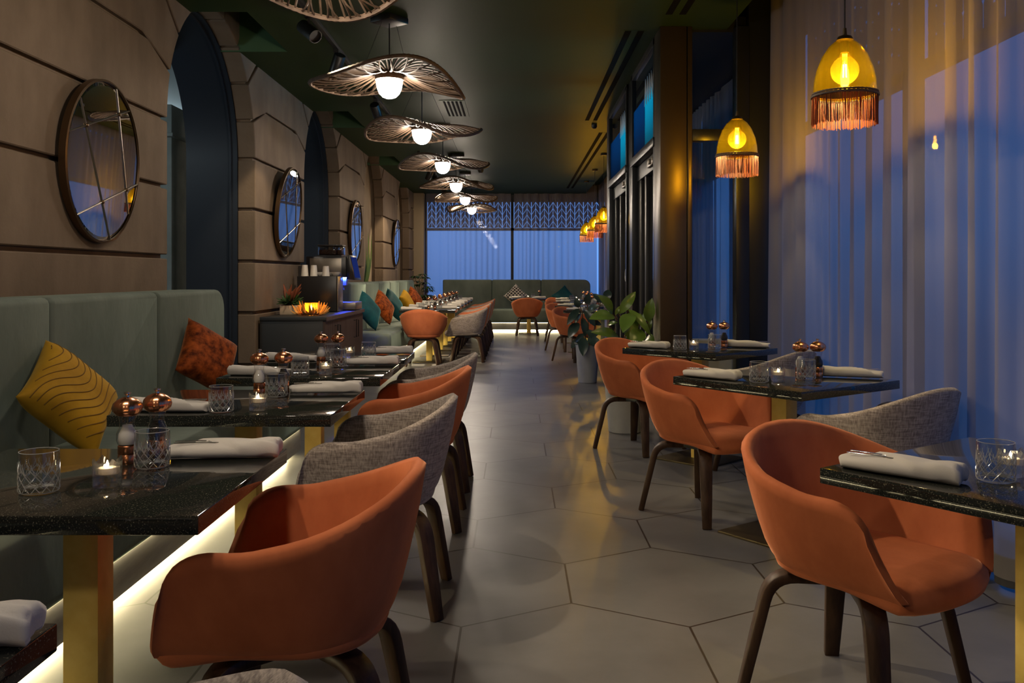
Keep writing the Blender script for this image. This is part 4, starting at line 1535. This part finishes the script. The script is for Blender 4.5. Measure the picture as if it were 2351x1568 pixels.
# ---- near row on the left, in front of the banquette
XT = -1.038
rows_left = [(0.915, 'black granite table cropped by the bottom left corner'), (2.194, 'black granite table at the front left, with yellow cushion behind'),
             (3.511, 'second black granite table along the near banquette'), (4.663, 'third black granite table along the near banquette'), (5.418, 'black granite table butted behind the third left one')]
for y, l in rows_left:
    TA.put((XT, y, 0), 0, l, 'granite tables on the left')
napkin_set(-0.79, 1.20, 0.05, 'on the cropped bottom left table')
n1, n2 = 'on the front left table', 'on the second left table'
n3, n4 = 'on the third left table', 'on the fourth left table'
tumbler(-1.075, 2.035, n1 + ', at its banquette side')
tumbler(-0.926, 2.30, n1 + ', beside its mills')
candle(-0.95, 2.10, n1)
mills((-1.012, 2.352), (-0.965, 2.43), n1)
napkin_set(-0.785, 2.44, 0.03, n1)
tumbler(-1.055, 3.235, n2 + ', at its banquette side')
tumbler(-0.965, 3.645, n2 + ', beside its mills')
candle(-0.935, 3.28, n2)
mills((-1.055, 3.715), (-0.968, 3.765), n2)

napkin_set(-0.79, 3.765, 0.02, n2 + ' aisle side')
napkin_set(-1.25, 3.255, PI, n2 + ' banquette side')
tumbler(-1.05, 4.40, n3 + ', at its banquette side')
tumbler(-0.95, 4.84, n3 + ', beside its mills')
candle(-0.94, 4.47, n3)
mills((-1.055, 4.90), (-0.972, 4.94), n3)
napkin_set(-0.79, 4.955, 0.02, n3 + ' aisle side')
napkin_set(-1.255, 4.42, PI, n3 + ' banquette side')
tumbler(-0.872, 5.36, n4 + ', nearer the aisle')
tumbler(-1.06, 5.22, n4 + ', nearer the wall')
candle(-0.99, 5.38, n4)
napkin_set(-0.79, 5.64, 0.02, n4 + ' aisle side')
napkin_set(-1.28, 5.16, PI, n4 + ' banquette side')
for (k, y, w) in (('grey', 0.915, 'cut off by the bottom edge'), ('orange', 2.20, 'largest, at the front left table'), ('grey', 3.46, 'at the second left table'),
                  ('orange', 4.56, 'at the third left table'), ('grey', 5.36, 'at the fourth left table')):
    chair(k, -0.505, y, (-1, 0), w)

# ---- tables set at an angle on the right
def right_set(cx, cy, ang, lab, where, o_l, g_l, nap2=True, mill=True, full=True, tp=(-0.165, -0.165), cp=(-0.065, -0.12)):
    a = math.radians(ang)
    d1 = (math.cos(a), math.sin(a))
    TB.put((cx, cy, 0), a, lab, 'granite tables on the right')
    napkin_set(cx - 0.345, cy - 0.005, a + 0.10, where + ' aisle side', full)
    tumbler(cx + tp[0], cy + tp[1], where + ', left of its candle')
    candle(cx + cp[0], cy + cp[1], where)
    tumbler(cx + 0.085, cy - 0.06, where + ', right of its candle')
    if mill:
        mills((cx + 0.09, cy + 0.04), (cx + 0.175, cy + 0.045), where)
    if nap2:
        napkin_set(cx + 0.335, cy + 0.055, PI - 0.3, where + ' window side', full)
    if o_l:
        chair('orange', cx - d1[0] * 0.52 + o_l[1], cy - d1[1] * 0.52 + o_l[2], d1, o_l[0])
    if g_l:
        chair('grey', cx + d1[0] * 0.52 + g_l[1], cy + d1[1] * 0.52 + g_l[2], (-d1[0], -d1[1]), g_l[0])
right_set(1.293, 2.218, -54, 'black granite table cut off by the right edge', 'on the front right table', ('at the front right table, facing the window', 0, 0), None, tp=(-0.148, -0.07), cp=(-0.08, -0.01))
right_set(1.283, 4.30, -54, 'black granite table under the large amber pendant', 'on the middle right table', ('at the middle right table', 0, 0), ('with its back to the window, middle right table', -0.01, 0.0))
right_set(1.247, 6.09, -46, 'black granite table before the bronze column', 'on the table by the column', ('at the table by the bronze column', 0, 0), ('beyond the glasses of the middle right table', -0.02, 0))
ordn = ['first', 'second', 'third', 'fourth']
for i, (cx, cy) in enumerate(((1.20, 12.7), (1.16, 14.5), (1.22, 16.5), (1.29, 18.18))):
    w = 'on the %s window table past the plants' % ordn[i]
    right_set(cx, cy, -48, 'black granite table, %s along the window past the plants' % ordn[i], w, ('at the %s window table past the plants' % ordn[i], 0, 0),
              None, full=False)

# ---- far row on the left
ordf = ['first', 'second', 'third', 'fourth', 'fifth', 'sixth']
for i in range(6):
    y = 13.02 + 0.97 * i
    w = 'on the %s far left table' % ordf[i]
    TA.put((-1.24, y, 0), 0, 'black granite table, %s along the far banquette' % ordf[i], 'granite tables on the left')
    napkin_set(-1.0, y + 0.2, 0.0, w + ' aisle side', False)
    napkin_set(-1.47, y - 0.24, PI, w + ' banquette side', False)
    tumbler(-1.34, y - 0.12, w + ', nearer the banquette')
    tumbler(-1.10, y + 0.02, w + ', nearer the aisle')
    candle(-1.19, y - 0.2, w)
    mills((-1.27, y + 0.22), (-1.18, y + 0.25), w)
    chair('grey' if i % 2 == 0 else 'orange', -0.68, y + 0.03, (-1, 0), 'at the %s far left table' % ordf[i])
chair('orange', -1.27, 12.48, (0, 1), 'seen from behind at the end of the far left row')

# ---- table at the end banquette
TA.put((0.29, 19.27, 0), 0, 'black granite table in front of the end banquette', 'granite tables on the left')
w = 'on the table at the end banquette'
napkin_set(0.02, 19.36, 0.3, w + ', left end', False)
napkin_set(0.5, 19.2, 0.0, w + ', right end', False)
tumbler(0.16, 19.08, w + ', left of its candle')
tumbler(0.38, 19.33, w + ', right of its candle')
candle(0.27, 19.12, w)
put('pepper', 0.52, 19.42, 0, 'copper topped pepper mill ' + w, 'copper salt and pepper mills')
chair('orange', 0.245, 18.69, (0, 1), 'seen from behind before the end banquette')

# ------------------------------------------------------------------ cushions
def make_pillow(s, mat, name='cushion', th=0.085, lines=False):
    n = 56 if lines else 20
    rows_t, rows_b = [], []
    for i in range(n + 1):
        u = -1 + 2 * i / n
        rt, rb = [], []
        for j in range(n + 1):
            v = -1 + 2 * j / n
            pin = 1 - 0.07 * (1 - abs(u) ** 2) * 0 - 0.09 * ((1 - v * v) if abs(u) > 0.999 else 0) * 0
            x = s / 2 * u * (1 - 0.10 * (1 - v * v) * abs(u) ** 3)
            y = s / 2 * v * (1 - 0.10 * (1 - u * u) * abs(v) ** 3)
            h = th * ((1 - u ** 4) * (1 - v ** 4)) ** 0.6
            rt.append((x, y, h))
            rb.append((x, y, -h))
        rows_t.append(rt)
        rows_b.append(rb)
    mb = MB().grid(rows_t).grid(rows_b, flip=True)
    o = obj(name, mb, mat, angle=120)
    if lines:
        tb = MB()
        for k in range(-4, 9):
            pts = []
            for i in range(41):
                v = -0.95 + 1.9 * i / 40
                u = -0.75 + 0.2 * k + 0.34 * math.sin(1.7 * v + 0.6) + 0.10 * math.sin(4.2 * v + 0.5 * k)
                if abs(u) < 0.93:
                    h = th * ((1 - u ** 4) * (1 - v ** 4)) ** 0.6
                    x = s / 2 * u * (1 - 0.10 * (1 - v * v) * abs(u) ** 3)
                    y = s / 2 * v * (1 - 0.10 * (1 - u * u) * abs(v) ** 3)
                    pts.append((x, y, h + 0.0005))
                elif len(pts) > 3:
                    tb.tube(pts, 0.0024, 5)
                    pts = []
                else:
                    pts = []
            if len(pts) > 3:
                tb.tube(pts, 0.0024, 5)
        obj('stitched_lines', tb, M['pillow_thread'], o)
    return o
def cushion(o, label, loc, yaw, lean, roll):
    """cushion plane starts vertical facing +x; roll turns it in its own plane, lean tips the top back, yaw turns it about z"""
    m = Matrix.Rotation(yaw, 4, 'Z') @ Matrix.Rotation(-lean, 4, 'Y') @ Matrix.Rotation(PI / 2, 4, 'Y') @ Matrix.Rotation(roll, 4, 'Z')
    o.rotation_euler = m.to_euler()
    low = min((m @ v.co).z for v in o.data.vertices)
    o.location = (loc[0], loc[1], 0.5015 - low)          # rests on the seat
    tag(o, label, 'cushion', 'scatter cushions on the banquettes')
cushion(make_pillow(0.40, M['pillow_yellow'], lines=True), 'mustard yellow cushion with stitched contour lines on the near banquette', (-1.845, 3.74, 0.725), -0.2, 0.58, math.radians(36))
cushion(make_pillow(0.38, M['pillow_rust']), 'rust velvet cushion on the near banquette beside the arch', (-1.86, 5.45, 0.735), -0.5, 0.40, math.radians(-33))
for (mt, y, z, lb, yw, rl) in (('pillow_teal', 12.05, 0.74, 'nearest teal cushion, beside the coffee cabinet', -0.35, 40), ('pillow_rust', 13.45, 0.78, 'rust cushion between two teal cushions', -0.3, 36),
                           ('pillow_teal', 14.5, 0.74, 'teal cushion behind the rust one on the far banquette', -0.3, 40), ('pillow_yellow', 16.3, 0.77, 'yellow cushion on the far banquette', -0.2, 20),
                           ('pillow_rust', 17.6, 0.78, 'last rust cushion at the end of the far banquette', -0.3, 38)):
    cushion(make_pillow(0.42, M[mt], th=0.08), lb, (-1.955, y, z), yw, 0.42, math.radians(rl))
cushion(make_pillow(0.42, M['pillow_pattern'], th=0.07), 'black and cream lattice cushion on the end banquette', (0.02, 20.17, 0.76), -PI / 2 + 0.1, 0.35, math.radians(45))
cushion(make_pillow(0.40, M['pillow_teal'], th=0.07), 'dark teal cushion on the end banquette', (1.08, 20.17, 0.76), -PI / 2 - 0.1, 0.35, math.radians(40))

# ------------------------------------------------------------------ coffee cabinet
CX0, CX1, CY0, CY1, CZ = -2.325, -1.73, 8.22, 10.25, 0.86
t = thing('cabinet', 'dark low cabinet with reeded brown doors holding the coffee machine', 'cabinet', (-2.03, 9.23, 0))
dx, dy = (CX1 - CX0) / 2, (CY1 - CY0) / 2
obj('body', MB().box((-dx, -dy, 0.06), (dx - 0.02, dy, CZ - 0.032)), M['cabinet'], t, bevel=0.003)
obj('plinth', MB().box((-dx + 0.02, -dy + 0.03, 0), (dx - 0.06, dy - 0.03, 0.06)), M['black_metal'], t)
obj('top', MB().box((-dx, -dy - 0.01, CZ - 0.032), (dx + 0.012, dy + 0.01, CZ)), M['cabinet'], t, bevel=0.002)
obj('top_edging', MB().box((dx + 0.0125, -dy - 0.01, CZ - 0.034), (dx + 0.018, dy + 0.01, CZ)), M['cabinet_front'], t)
nd = 4
for i in range(nd):
    a = -dy + 2 * dy * i / nd + 0.003
    b = -dy + 2 * dy * (i + 1) / nd - 0.003
    d = MB().box((dx - 0.02, a, 0.08), (dx - 0.006, b, CZ - 0.04))
    k = int((b - a) / 0.024)
    for j in range(k):
        y = a + (b - a) * (j + 0.5) / k
        d.prism([(dx - 0.006, y - 0.009), (dx + 0.001, y - 0.005), (dx + 0.001, y + 0.005), (dx - 0.006, y + 0.009)], 0.09, CZ - 0.05, 'z')
    dd = obj('door', d, M['cabinet_front'], t, smooth=False)
    yh = b - 0.06 if i % 2 == 0 else a + 0.06
    h = MB().tube([(dx, yh, 0.58), (dx + 0.03, yh, 0.58), (dx + 0.03, yh, 0.76), (dx, yh, 0.76)], 0.006, 6)
    obj('handle', h, M['black_metal'], dd)

# milk fridge with cups on top
FX0, FX1, FY0, FY1 = -2.26, -1.84, 9.36, 9.62
o = thing('milk_fridge', 'black box fridge standing before the coffee machine', 'fridge', (-2.05, 9.49, CZ))
obj('body', MB().box((-0.215, -0.13, 0.008), (0.195, 0.13, 0.372)), M['machine'], o, bevel=0.004)
obj('door', MB().box((0.198, -0.13, 0.008), (0.212, 0.13, 0.372)), M['machine_grey'], o, bevel=0.003)
obj('feet', MB().box((-0.19, -0.11, 0), (-0.16, 0.11, 0.008)).box((0.15, -0.11, 0), (0.18, 0.11, 0.008)), M['black_metal'], o)
o = thing('coffee_machine', 'black coffee machine with bean hopper and blue lit spout', 'coffee machine', (-2.02, 9.92, CZ))
obj('body', MB().box((-0.23, -0.22, 0.01), (0.06, 0.22, 0.36)).box((-0.23, -0.22, 0.36), (0.20, 0.22, 0.585)), M['machine'], o, bevel=0.008)
obj('side_panel', MB().box((-0.19, -0.226, 0.375), (0.15, -0.2205, 0.565)), M['machine_grey'], o, bevel=0.002, label='brushed grey side panel')
sc_ = obj('screen', MB().prism([(0.20, 0.34), (0.29, 0.33), (0.235, 0.60), (0.20, 0.60)], -0.2, 0.2, 'y'), M['machine'], o, bevel=0.004)
obj('display', MB().add([(0.2885, -0.17, 0.355), (0.2885, 0.17, 0.355), (0.2425, 0.17, 0.58), (0.2425, -0.17, 0.58)], [(0, 1, 2, 3)]), M['screen'], sc_, smooth=False)
obj('spout', MB().box((0.10, -0.04, 0.27), (0.17, 0.04, 0.36)).tube([(0.135, 0, 0.28), (0.135, 0, 0.22)], 0.012, 8), M['machine_grey'], o, bevel=0.004)
for ya_ in (-0.15, 0.05):
    obj('lamp', MB().box((0.075, ya_, 0.350), (0.19, ya_ + 0.1, 0.3595)), M['blue_led'], o, smooth=False, label='blue light above the cup tray')
obj('drip_tray', MB().box((0.06, -0.2, 0.01), (0.30, 0.2, 0.09)), M['machine_grey'], o, bevel=0.005)
for s, (cx_, w_) in enumerate(((-0.03, 0.10), (0.07, 0.05))):
    hp = obj('bean_hopper', MB().box((cx_ - w_ - 0.0, -0.1 + 0.06 * s, 0.60), (cx_ + w_, 0.1 + 0.06 * s, 0.70)), M['hopper'], o, bevel=0.012)
    obj('lid', MB().box((cx_ - w_ - 0.004, -0.104 + 0.06 * s, 0.701), (cx_ + w_ + 0.004, 0.104 + 0.06 * s, 0.716)), M['black_metal'], hp, bevel=0.004)
    obj('beans', MB().box((cx_ - w_ + 0.008, -0.09 + 0.06 * s, 0.605), (cx_ + w_ - 0.008, 0.09 + 0.06 * s, 0.662)), M['beans'], hp, bevel=0.01)
obj('hopper_base', MB().box((-0.14, -0.12, 0.585), (0.13, 0.17, 0.60)), M['black_metal'], o)

def cup_stack(x, y, h, n, label):
    """upturned paper cups"""
    mb = MB().lathe([(0.0, h), (0.028, h), (0.0295, h - 0.004), (0.040, 0.004), (0.0415, 0.0), (0.036, 0.0), (0.027, h - 0.008), (0, h - 0.008)], 24)
    return tag(obj('paper_cup', mb, M['ceramic'], loc=(x, y, CZ + 0.373)), label, 'cup', 'cups on the milk fridge')
cup_stack(-2.215, 9.49, 0.118, 1, 'tall upturned white cup at the wall end of the fridge')
cup_stack(-2.12, 9.49, 0.115, 1, 'second tall upturned white cup on the fridge')
cup_stack(-1.985, 9.45, 0.105, 1, 'third upturned white cup, beside the low bowls')
for x, y, l in ((-2.06, 9.55, 'low white cup behind the upturned cups on the fridge'), (-1.945, 9.56, 'round white cup half hidden behind the third upturned cup'), (-1.885, 9.47, 'low white bowl at the door end of the fridge')):
    mb = MB().lathe([(0, 0.0), (0.025, 0.0), (0.030, 0.004), (0.043, 0.03), (0.045, 0.042), (0.042, 0.042), (0.028, 0.008), (0, 0.007)], 24)
    tag(obj('coffee_cup', mb, M['ceramic'], loc=(x, y, CZ + 0.373)), l, 'cup', 'cups on the milk fridge')

# ---------------------------------------------------------------- foliage helper
def leaf(mb, base, tip, width, up=Vector((0, -0.6, 0.8)), curl=0.12, fold=0.18, n=7, twist=0.0):
    base, tip = Vector(base), Vector(tip)
    ax = tip - base
    L = ax.length
    ax.normalize()
    sd = ax.cross(up)
    if sd.length < 1e-3:
        sd = Vector((1, 0, 0))
    sd.normalize()
    nm = sd.cross(ax).normalized()
    rows = []
    for i in range(n + 1):
        q = i / n
        w = width / 2 * (math.sin(PI * min(1, q * 0.98 + 0.02)) ** 0.72) * (1 - 0.12 * q) if 0 < i < n else 0.002
        c = base + ax * L * q + nm * curl * L * math.sin(q * PI)
        row = []
        for k in (-1, -0.5, 0, 0.5, 1):
            row.append(c + sd * w * k + nm * fold * w * abs(k))
        rows.append(row)
    mb.grid(rows)
    rows2 = [[p - nm * 0.0015 for p in r] for r in rows]
    mb.grid(rows2, flip=True)

# planter and leafy candle on the cabinet
t = thing('planter', 'cream box planter with green succulent and rust dried flowers', 'planter', (-2.19, 8.78, CZ))
obj('box', MB().box((-0.085, -0.075, 0), (0.085, 0.075, 0.09)), M['cream_box'], t, bevel=0.004)
obj('soil', MB().box((-0.075, -0.065, 0.088), (0.075, 0.065, 0.094)), M['soil'], t)
g, h = MB(), MB()
r3 = random.Random(5)
for i in range(120):
    a, e = r3.uniform(0, 2 * PI), r3.uniform(0.1, 1.4)
    b = (0.05 * math.cos(a) * r3.random(), 0.045 * math.sin(a) * r3.random(), 0.09)
    L = r3.uniform(0.07, 0.13)
    leaf(g, b, (b[0] + L * math.cos(a) * math.cos(e), b[1] + L * math.sin(a) * math.cos(e), 0.09 + L * math.sin(e)), 0.028, n=4)
for i in range(26):
    a = r3.uniform(0, 2 * PI)
    L = r3.uniform(0.12, 0.21)
    leaf(h, (0.02 * math.cos(a), 0.02 * math.sin(a), 0.09), (0.085 * math.cos(a) + 0.02, 0.06 * math.sin(a), 0.09 + L), 0.035, n=4)
obj('succulent', g, M['leaf_mid'], t)
obj('dried_flowers', h, M['dried_red'], t, label='rust dried flower heads')
t = thing('leaf_candle', 'glowing candle glass wreathed in amber dried leaves', 'candle holder', (-1.95, 8.62, CZ))
obj('votive_glass', MB().lathe([(0, 0.0), (0.05, 0.0), (0.058, 0.01), (0.062, 0.12), (0.059, 0.12), (0.054, 0.014), (0, 0.012)], 24), M['amber_votive'], t)
obj('base_ring', MB().tube([(0.085 * math.cos(i * PI / 16), 0.085 * math.sin(i * PI / 16), 0.015) for i in range(32)], 0.014, 6, True), M['dried_red'], t)
obj('flame', MB().lathe([(0, 0.045), (0.008, 0.055), (0.011, 0.066), (0.006, 0.085), (0, 0.105)], 10), M['flame'], t, label='small lit flame')
g = MB()
for i in range(84):
    a = 2 * PI * i / 84 + r3.uniform(-0.06, 0.06)
    e = r3.uniform(0.25, 1.15)
    L = r3.uniform(0.08, 0.14)
    b = (0.072 * math.cos(a), 0.072 * math.sin(a), 0.012)
    leaf(g, b, (b[0] + L * math.cos(a) * math.cos(e), b[1] + L * math.sin(a) * math.cos(e), 0.015 + L * math.sin(e)), r3.uniform(0.018, 0.034), curl=-0.15, n=4)
obj('dried_leaves', g, M['dried'], t, label='ring of amber dried leaves')
l_ = bpy.data.lights.new('leaf_candle_light', 'POINT')
l_.energy = 2.2
l_.color = (1, 0.55, 0.16)
l_.shadow_soft_size = 0.012
lo = bpy.data.objects.new('leaf_candle_light', l_)
COL.objects.link(lo)
lo.location = (-1.95, 8.62, CZ + 0.075)

# ------------------------------------------------------------------ potted plants
def potted(label, loc, pot_prof, leaves, stems, mat, k, name='rubber_plant', seed=1):
    """leaves: (bx, bz, tx, tz, width) in metres from the pot centre; depth is scattered by k"""
    t = thing(name, label, 'plant', loc)
    obj('pot', MB().lathe(pot_prof, 36), M['pot'], t)
    zt = pot_prof[-1][1]
    r = random.Random(seed)
    obj('soil', MB().lathe([(0, zt - 0.03), (pot_prof[-1][0] - 0.012, zt - 0.03)], 24), M['soil'], t)
    s = MB()
    for p in stems:
        s.tube(p, [0.009 - 0.004 * i / (len(p) - 1) for i in range(len(p))], 7)
    g = MB()
    for (bx, bz, tx, tz, w, *dd) in leaves:
        tx, bx = min(tx, 1.085 - loc[0]), min(bx, 1.06 - loc[0])
        d0, d1 = dd if dd else (r.uniform(-0.03, 0.03), r.uniform(-k, k))
        leaf(g, (bx, d0, bz), (tx, d1, tz), w, up=Vector((r.uniform(-0.3, 0.3), -0.85, 0.55)))
        s.tube([(bx * 0.75, d0 * 0.5, bz - 0.03), (bx, d0, bz)], 0.003, 5)
    obj('stem', s, M['stem'], t)
    obj('foliage', g, mat, t)
    return t
PZ_ = 7.15
s_ = PZ_ / 2070 / 6.032
def LP(lst, c, s, z0, y0):
    out = []
    for q in lst:
        bx, by, tx, ty, w = q[:5]
        f = lambda X: (1280 + X / 6.032)
        e = ((bx - c) * s, z0 - (by - y0) * s, (tx - c) * s, z0 - (ty - y0) * s, w * s)
        out.append(e + tuple(q[5:]))
    return out
big = [(760, 490, 540, 220, 175, 0.0, -0.10), (850, 490, 1085, 180, 150, 0, 0.02), (790, 530, 415, 545, 200, -0.02, -0.16), (1020, 480, 860, 720, 230, -0.05, -0.22),
       (835, 800, 440, 720, 160, -0.05, -0.18), (1000, 470, 965, 835, 250, 0.0, -0.08), (975, 420, 1265, 780, 120, -0.02, -0.1), (1265, 600, 1425, 270, 170, 0.05, 0.0),
       (1150, 700, 990, 900, 240, -0.05, -0.16), (1200, 850, 1445, 840, 190, -0.05, -0.12), (930, 870, 680, 860, 100, 0, -0.1), (1200, 590, 1310, 440, 110, 0.06, 0.08),
       (1290, 750, 1415, 550, 70, 0.05, 0.04), (1185, 620, 1110, 480, 120, 0.08, 0.1), (800, 500, 860, 380, 60, 0, 0), (700, 640, 820, 600, 70, 0, -0.05)]
# local frame: pot centre under x=920 of the close view, view row 1160 lies at 0.46 m height
zrow = 1.24 - (640 + 1160 / 6.032 - 632.4) * PZ_ / 2070
bl = LP(big, 930, s_, zrow, 1160)
X_ = (1280 + 930 / 6.032 - 1183) * PZ_ / 2070
potted('broad leaved green rubber plant in a pale pot before the glass doors', (X_, PZ_, 0),
       [(0, 0), (0.12, 0), (0.128, 0.008), (0.16, 0.40), (0.163, 0.42), (0.152, 0.42), (0.148, 0.40)], bl,
       [[(0.0, 0, 0.38), (-0.02, 0, 0.55), (0.0, 0, 0.75), (0.03, 0, 0.86)], [(0.02, 0, 0.38), (0.12, 0.02, 0.55), (0.2, 0.03, 0.72), (0.2, 0.05, 0.83)], [(-0.02, 0, 0.38), (-0.06, 0, 0.6), (-0.08, 0, 0.82)]],
       M['leaf_green'], 0.14, seed=2)
YP = 10.45
s2 = YP / 2070 / 6.032
small = [(290, 400, 250, 260, 100), (410, 350, 430, 190, 110), (300, 415, 125, 635, 115), (290, 610, 145, 815, 150), (345, 530, 385, 800, 110), (370, 430, 515, 655, 110), (345, 800, 335, 1050, 150, -0.1, -0.22),
         (300, 830, 190, 965, 95), (420, 820, 585, 945, 150, -0.05, -0.2), (420, 470, 570, 365, 130), (690, 300, 770, 150, 130), (430, 800, 570, 750, 120), (330, 480, 250, 620, 90), (640, 340, 500, 210, 90),
         (380, 760, 250, 880, 90), (450, 620, 620, 640, 110), (400, 700, 520, 860, 100)]
zr = 1.24 - (640 + 900 / 6.032 - 632.4) * YP / 2070
sl = LP(small, 415, s2, zr, 900)
X2 = (1280 + 415 / 6.032 - 1183) * YP / 2070
potted('dark leaved rubber plant in a tall grey pot on the aisle', (X2, YP, 0),
       [(0, 0), (0.10, 0), (0.106, 0.006), (0.138, 0.42), (0.14, 0.44), (0.13, 0.44), (0.126, 0.42)], sl,
       [[(0, 0, 0.4), (-0.04, 0, 0.6), (-0.06, 0, 0.8), (-0.1, 0, 0.93)], [(0.02, 0, 0.4), (0.01, 0.02, 0.65), (0.0, 0.02, 0.95)], [(0.03, 0, 0.4), (0.10, 0.03, 0.7), (0.17, 0.04, 1.0)]],
       M['leaf_dark'], 0.12, seed=9)
# corner plant beside the end window
t = thing('umbrella_plant', 'bushy umbrella plant in the far left corner by the end window', 'plant', (-2.02, 19.35, 0))
obj('pot', MB().lathe([(0, 0), (0.11, 0), (0.15, 0.3), (0.14, 0.3)], 24), M['pot'], t)
obj('soil', MB().lathe([(0, 0.28), (0.138, 0.28)], 20), M['soil'], t)
g, s = MB(), MB()
r4 = random.Random(12)
for i in range(34):
    a = r4.uniform(0, 2 * PI)
    z = r4.uniform(0.5, 1.28)
    d = 0.34 * math.sqrt(r4.random()) * (1.15 - 0.6 * abs(z - 0.85))
    c = Vector((d * math.cos(a) + 0.25 * (0.9 - z) + 0.05, d * math.sin(a), z))
    s.tube([(0, 0, 0.28), (c.x * 0.3, c.y * 0.3, 0.4 + 0.5 * (z - 0.4)), c], 0.005, 4)
    for k in range(7):
        b = 2 * PI * k / 7 + r4.random()
        leaf(g, c, c + Vector((0.14 * math.cos(b), 0.14 * math.sin(b), -0.035 - 0.03 * r4.random())), 0.05, up=Vector((0, 0, 1)), n=4)
obj('stem', s, M['stem'], t)
obj('foliage', g, M['leaf_mid'], t)
# tall leaves in the closed arch
t = thing('snake_plant', 'tall sword leaved plant rising behind the banquette in the closed arch', 'plant', (-2.45, 14.55, 0))
obj('pot', MB().lathe([(0, 0), (0.07, 0), (0.085, 1.0), (0.08, 1.0)], 20), M['pot'], t)
g = MB()
for (a, b, w) in (((0, 0, 0.98), (0.06, 0.1, 1.94), 0.07), ((0.02, 0.05, 0.98), (0.09, 0.2, 1.92), 0.06), ((-0.02, -0.03, 0.98), (0.02, 0.15, 1.72), 0.07), ((0, 0.06, 0.98), (0.05, 0.3, 1.6), 0.06)):
    leaf(g, a, b, w, up=Vector((1, -0.3, 0)), curl=0.04)
obj('foliage', g, M['leaf_green'], t)

# ------------------------------------------------------------------ light from outside and in the adjoining room
w = bpy.data.worlds.new('dusk')
S.world = w
w.use_nodes = True
n = w.node_tree
n.nodes.clear()
out = N(n, 'ShaderNodeOutputWorld')
bg = N(n, 'ShaderNodeBackground')
tc = N(n, 'ShaderNodeTexCoord')
sp = N(n, 'ShaderNodeSeparateXYZ')
n.links.new(tc.outputs['Generated'], sp.inputs[0])
mr = N(n, 'ShaderNodeMapRange')
mr.inputs['From Min'].default_value = -0.35
mr.inputs['From Max'].default_value = 0.6
n.links.new(sp.outputs[2], mr.inputs['Value'])
c = ramp(n, mr.outputs[0], [(0.0, (0.02, 0.045, 0.10)), (0.30, (0.05, 0.12, 0.30)), (0.42, (0.10, 0.23, 0.56)), (0.75, (0.09, 0.26, 0.72)), (1.0, (0.05, 0.2, 0.7))])
# the sky is darkest and bluest away from the afterglow, over the street on the right
mx = N(n, 'ShaderNodeMapRange')
mx.inputs['From Min'].default_value = 0.08
mx.inputs['From Max'].default_value = 0.30
n.links.new(sp.outputs[0], mx.inputs['Value'])
mu = N(n, 'ShaderNodeMix', data_type='RGBA', blend_type='MULTIPLY')
n.links.new(mx.outputs[0], mu.inputs['Factor'])
n.links.new(c, mu.inputs[6])
mu.inputs[7].default_value = (0.03, 0.27, 0.36, 1)
n.links.new(mu.outputs[2], bg.inputs[0])
bg.inputs[1].default_value = 1.5
n.links.new(bg.outputs[0], out.inputs[0])

def portal(loc, rot, sx, sy):
    l = bpy.data.lights.new('window_portal', 'AREA')
    l.shape = 'RECTANGLE'
    l.size, l.size_y = sx, sy
    l.cycles.is_portal = True
    o = bpy.data.objects.new('window_portal', l)
    COL.objects.link(o)
    o.location = loc
    o.rotation_euler = rot
portal((0, 21.5, 1.6), (PI / 2, 0, PI), 4.3, 3.3)          # faces -y
portal((2.35, 2.9, 1.6), (PI / 2, 0, PI / 2), 8.2, 3.3)    # faces -x
portal((2.35, 16.0, 1.6), (PI / 2, 0, PI / 2), 10.5, 3.3)

def point(loc, e, c, r=0.1):  # bare lights added out of sight to brighten the adjoining room
    l = bpy.data.lights.new('added_room_light', 'POINT')
    l.energy = e
    l.color = c
    l.shadow_soft_size = r
    o = bpy.data.objects.new('added_room_light', l)
    COL.objects.link(o)
    o.location = loc
point((-3.75, 6.3, 2.7), 12, (0.80, 0.95, 1.0), 0.2)
point((-4.8, 11.8, 2.9), 26, (0.75, 0.93, 1.0), 0.2)
l_ = bpy.data.lights.new('added_transom_light', 'AREA')  # unseen panel added to light the transoms from behind
l_.shape = 'RECTANGLE'
l_.size, l_.size_y = 3.4, 0.25
l_.energy = 9
l_.spread = math.radians(70)
l_.color = (0.06, 0.55, 1.0)
lo = bpy.data.objects.new('added_transom_light', l_)
COL.objects.link(lo)
lo.location = (1.92, 8.85, 2.75)
lo.rotation_euler = (PI / 2, 0, PI / 2)
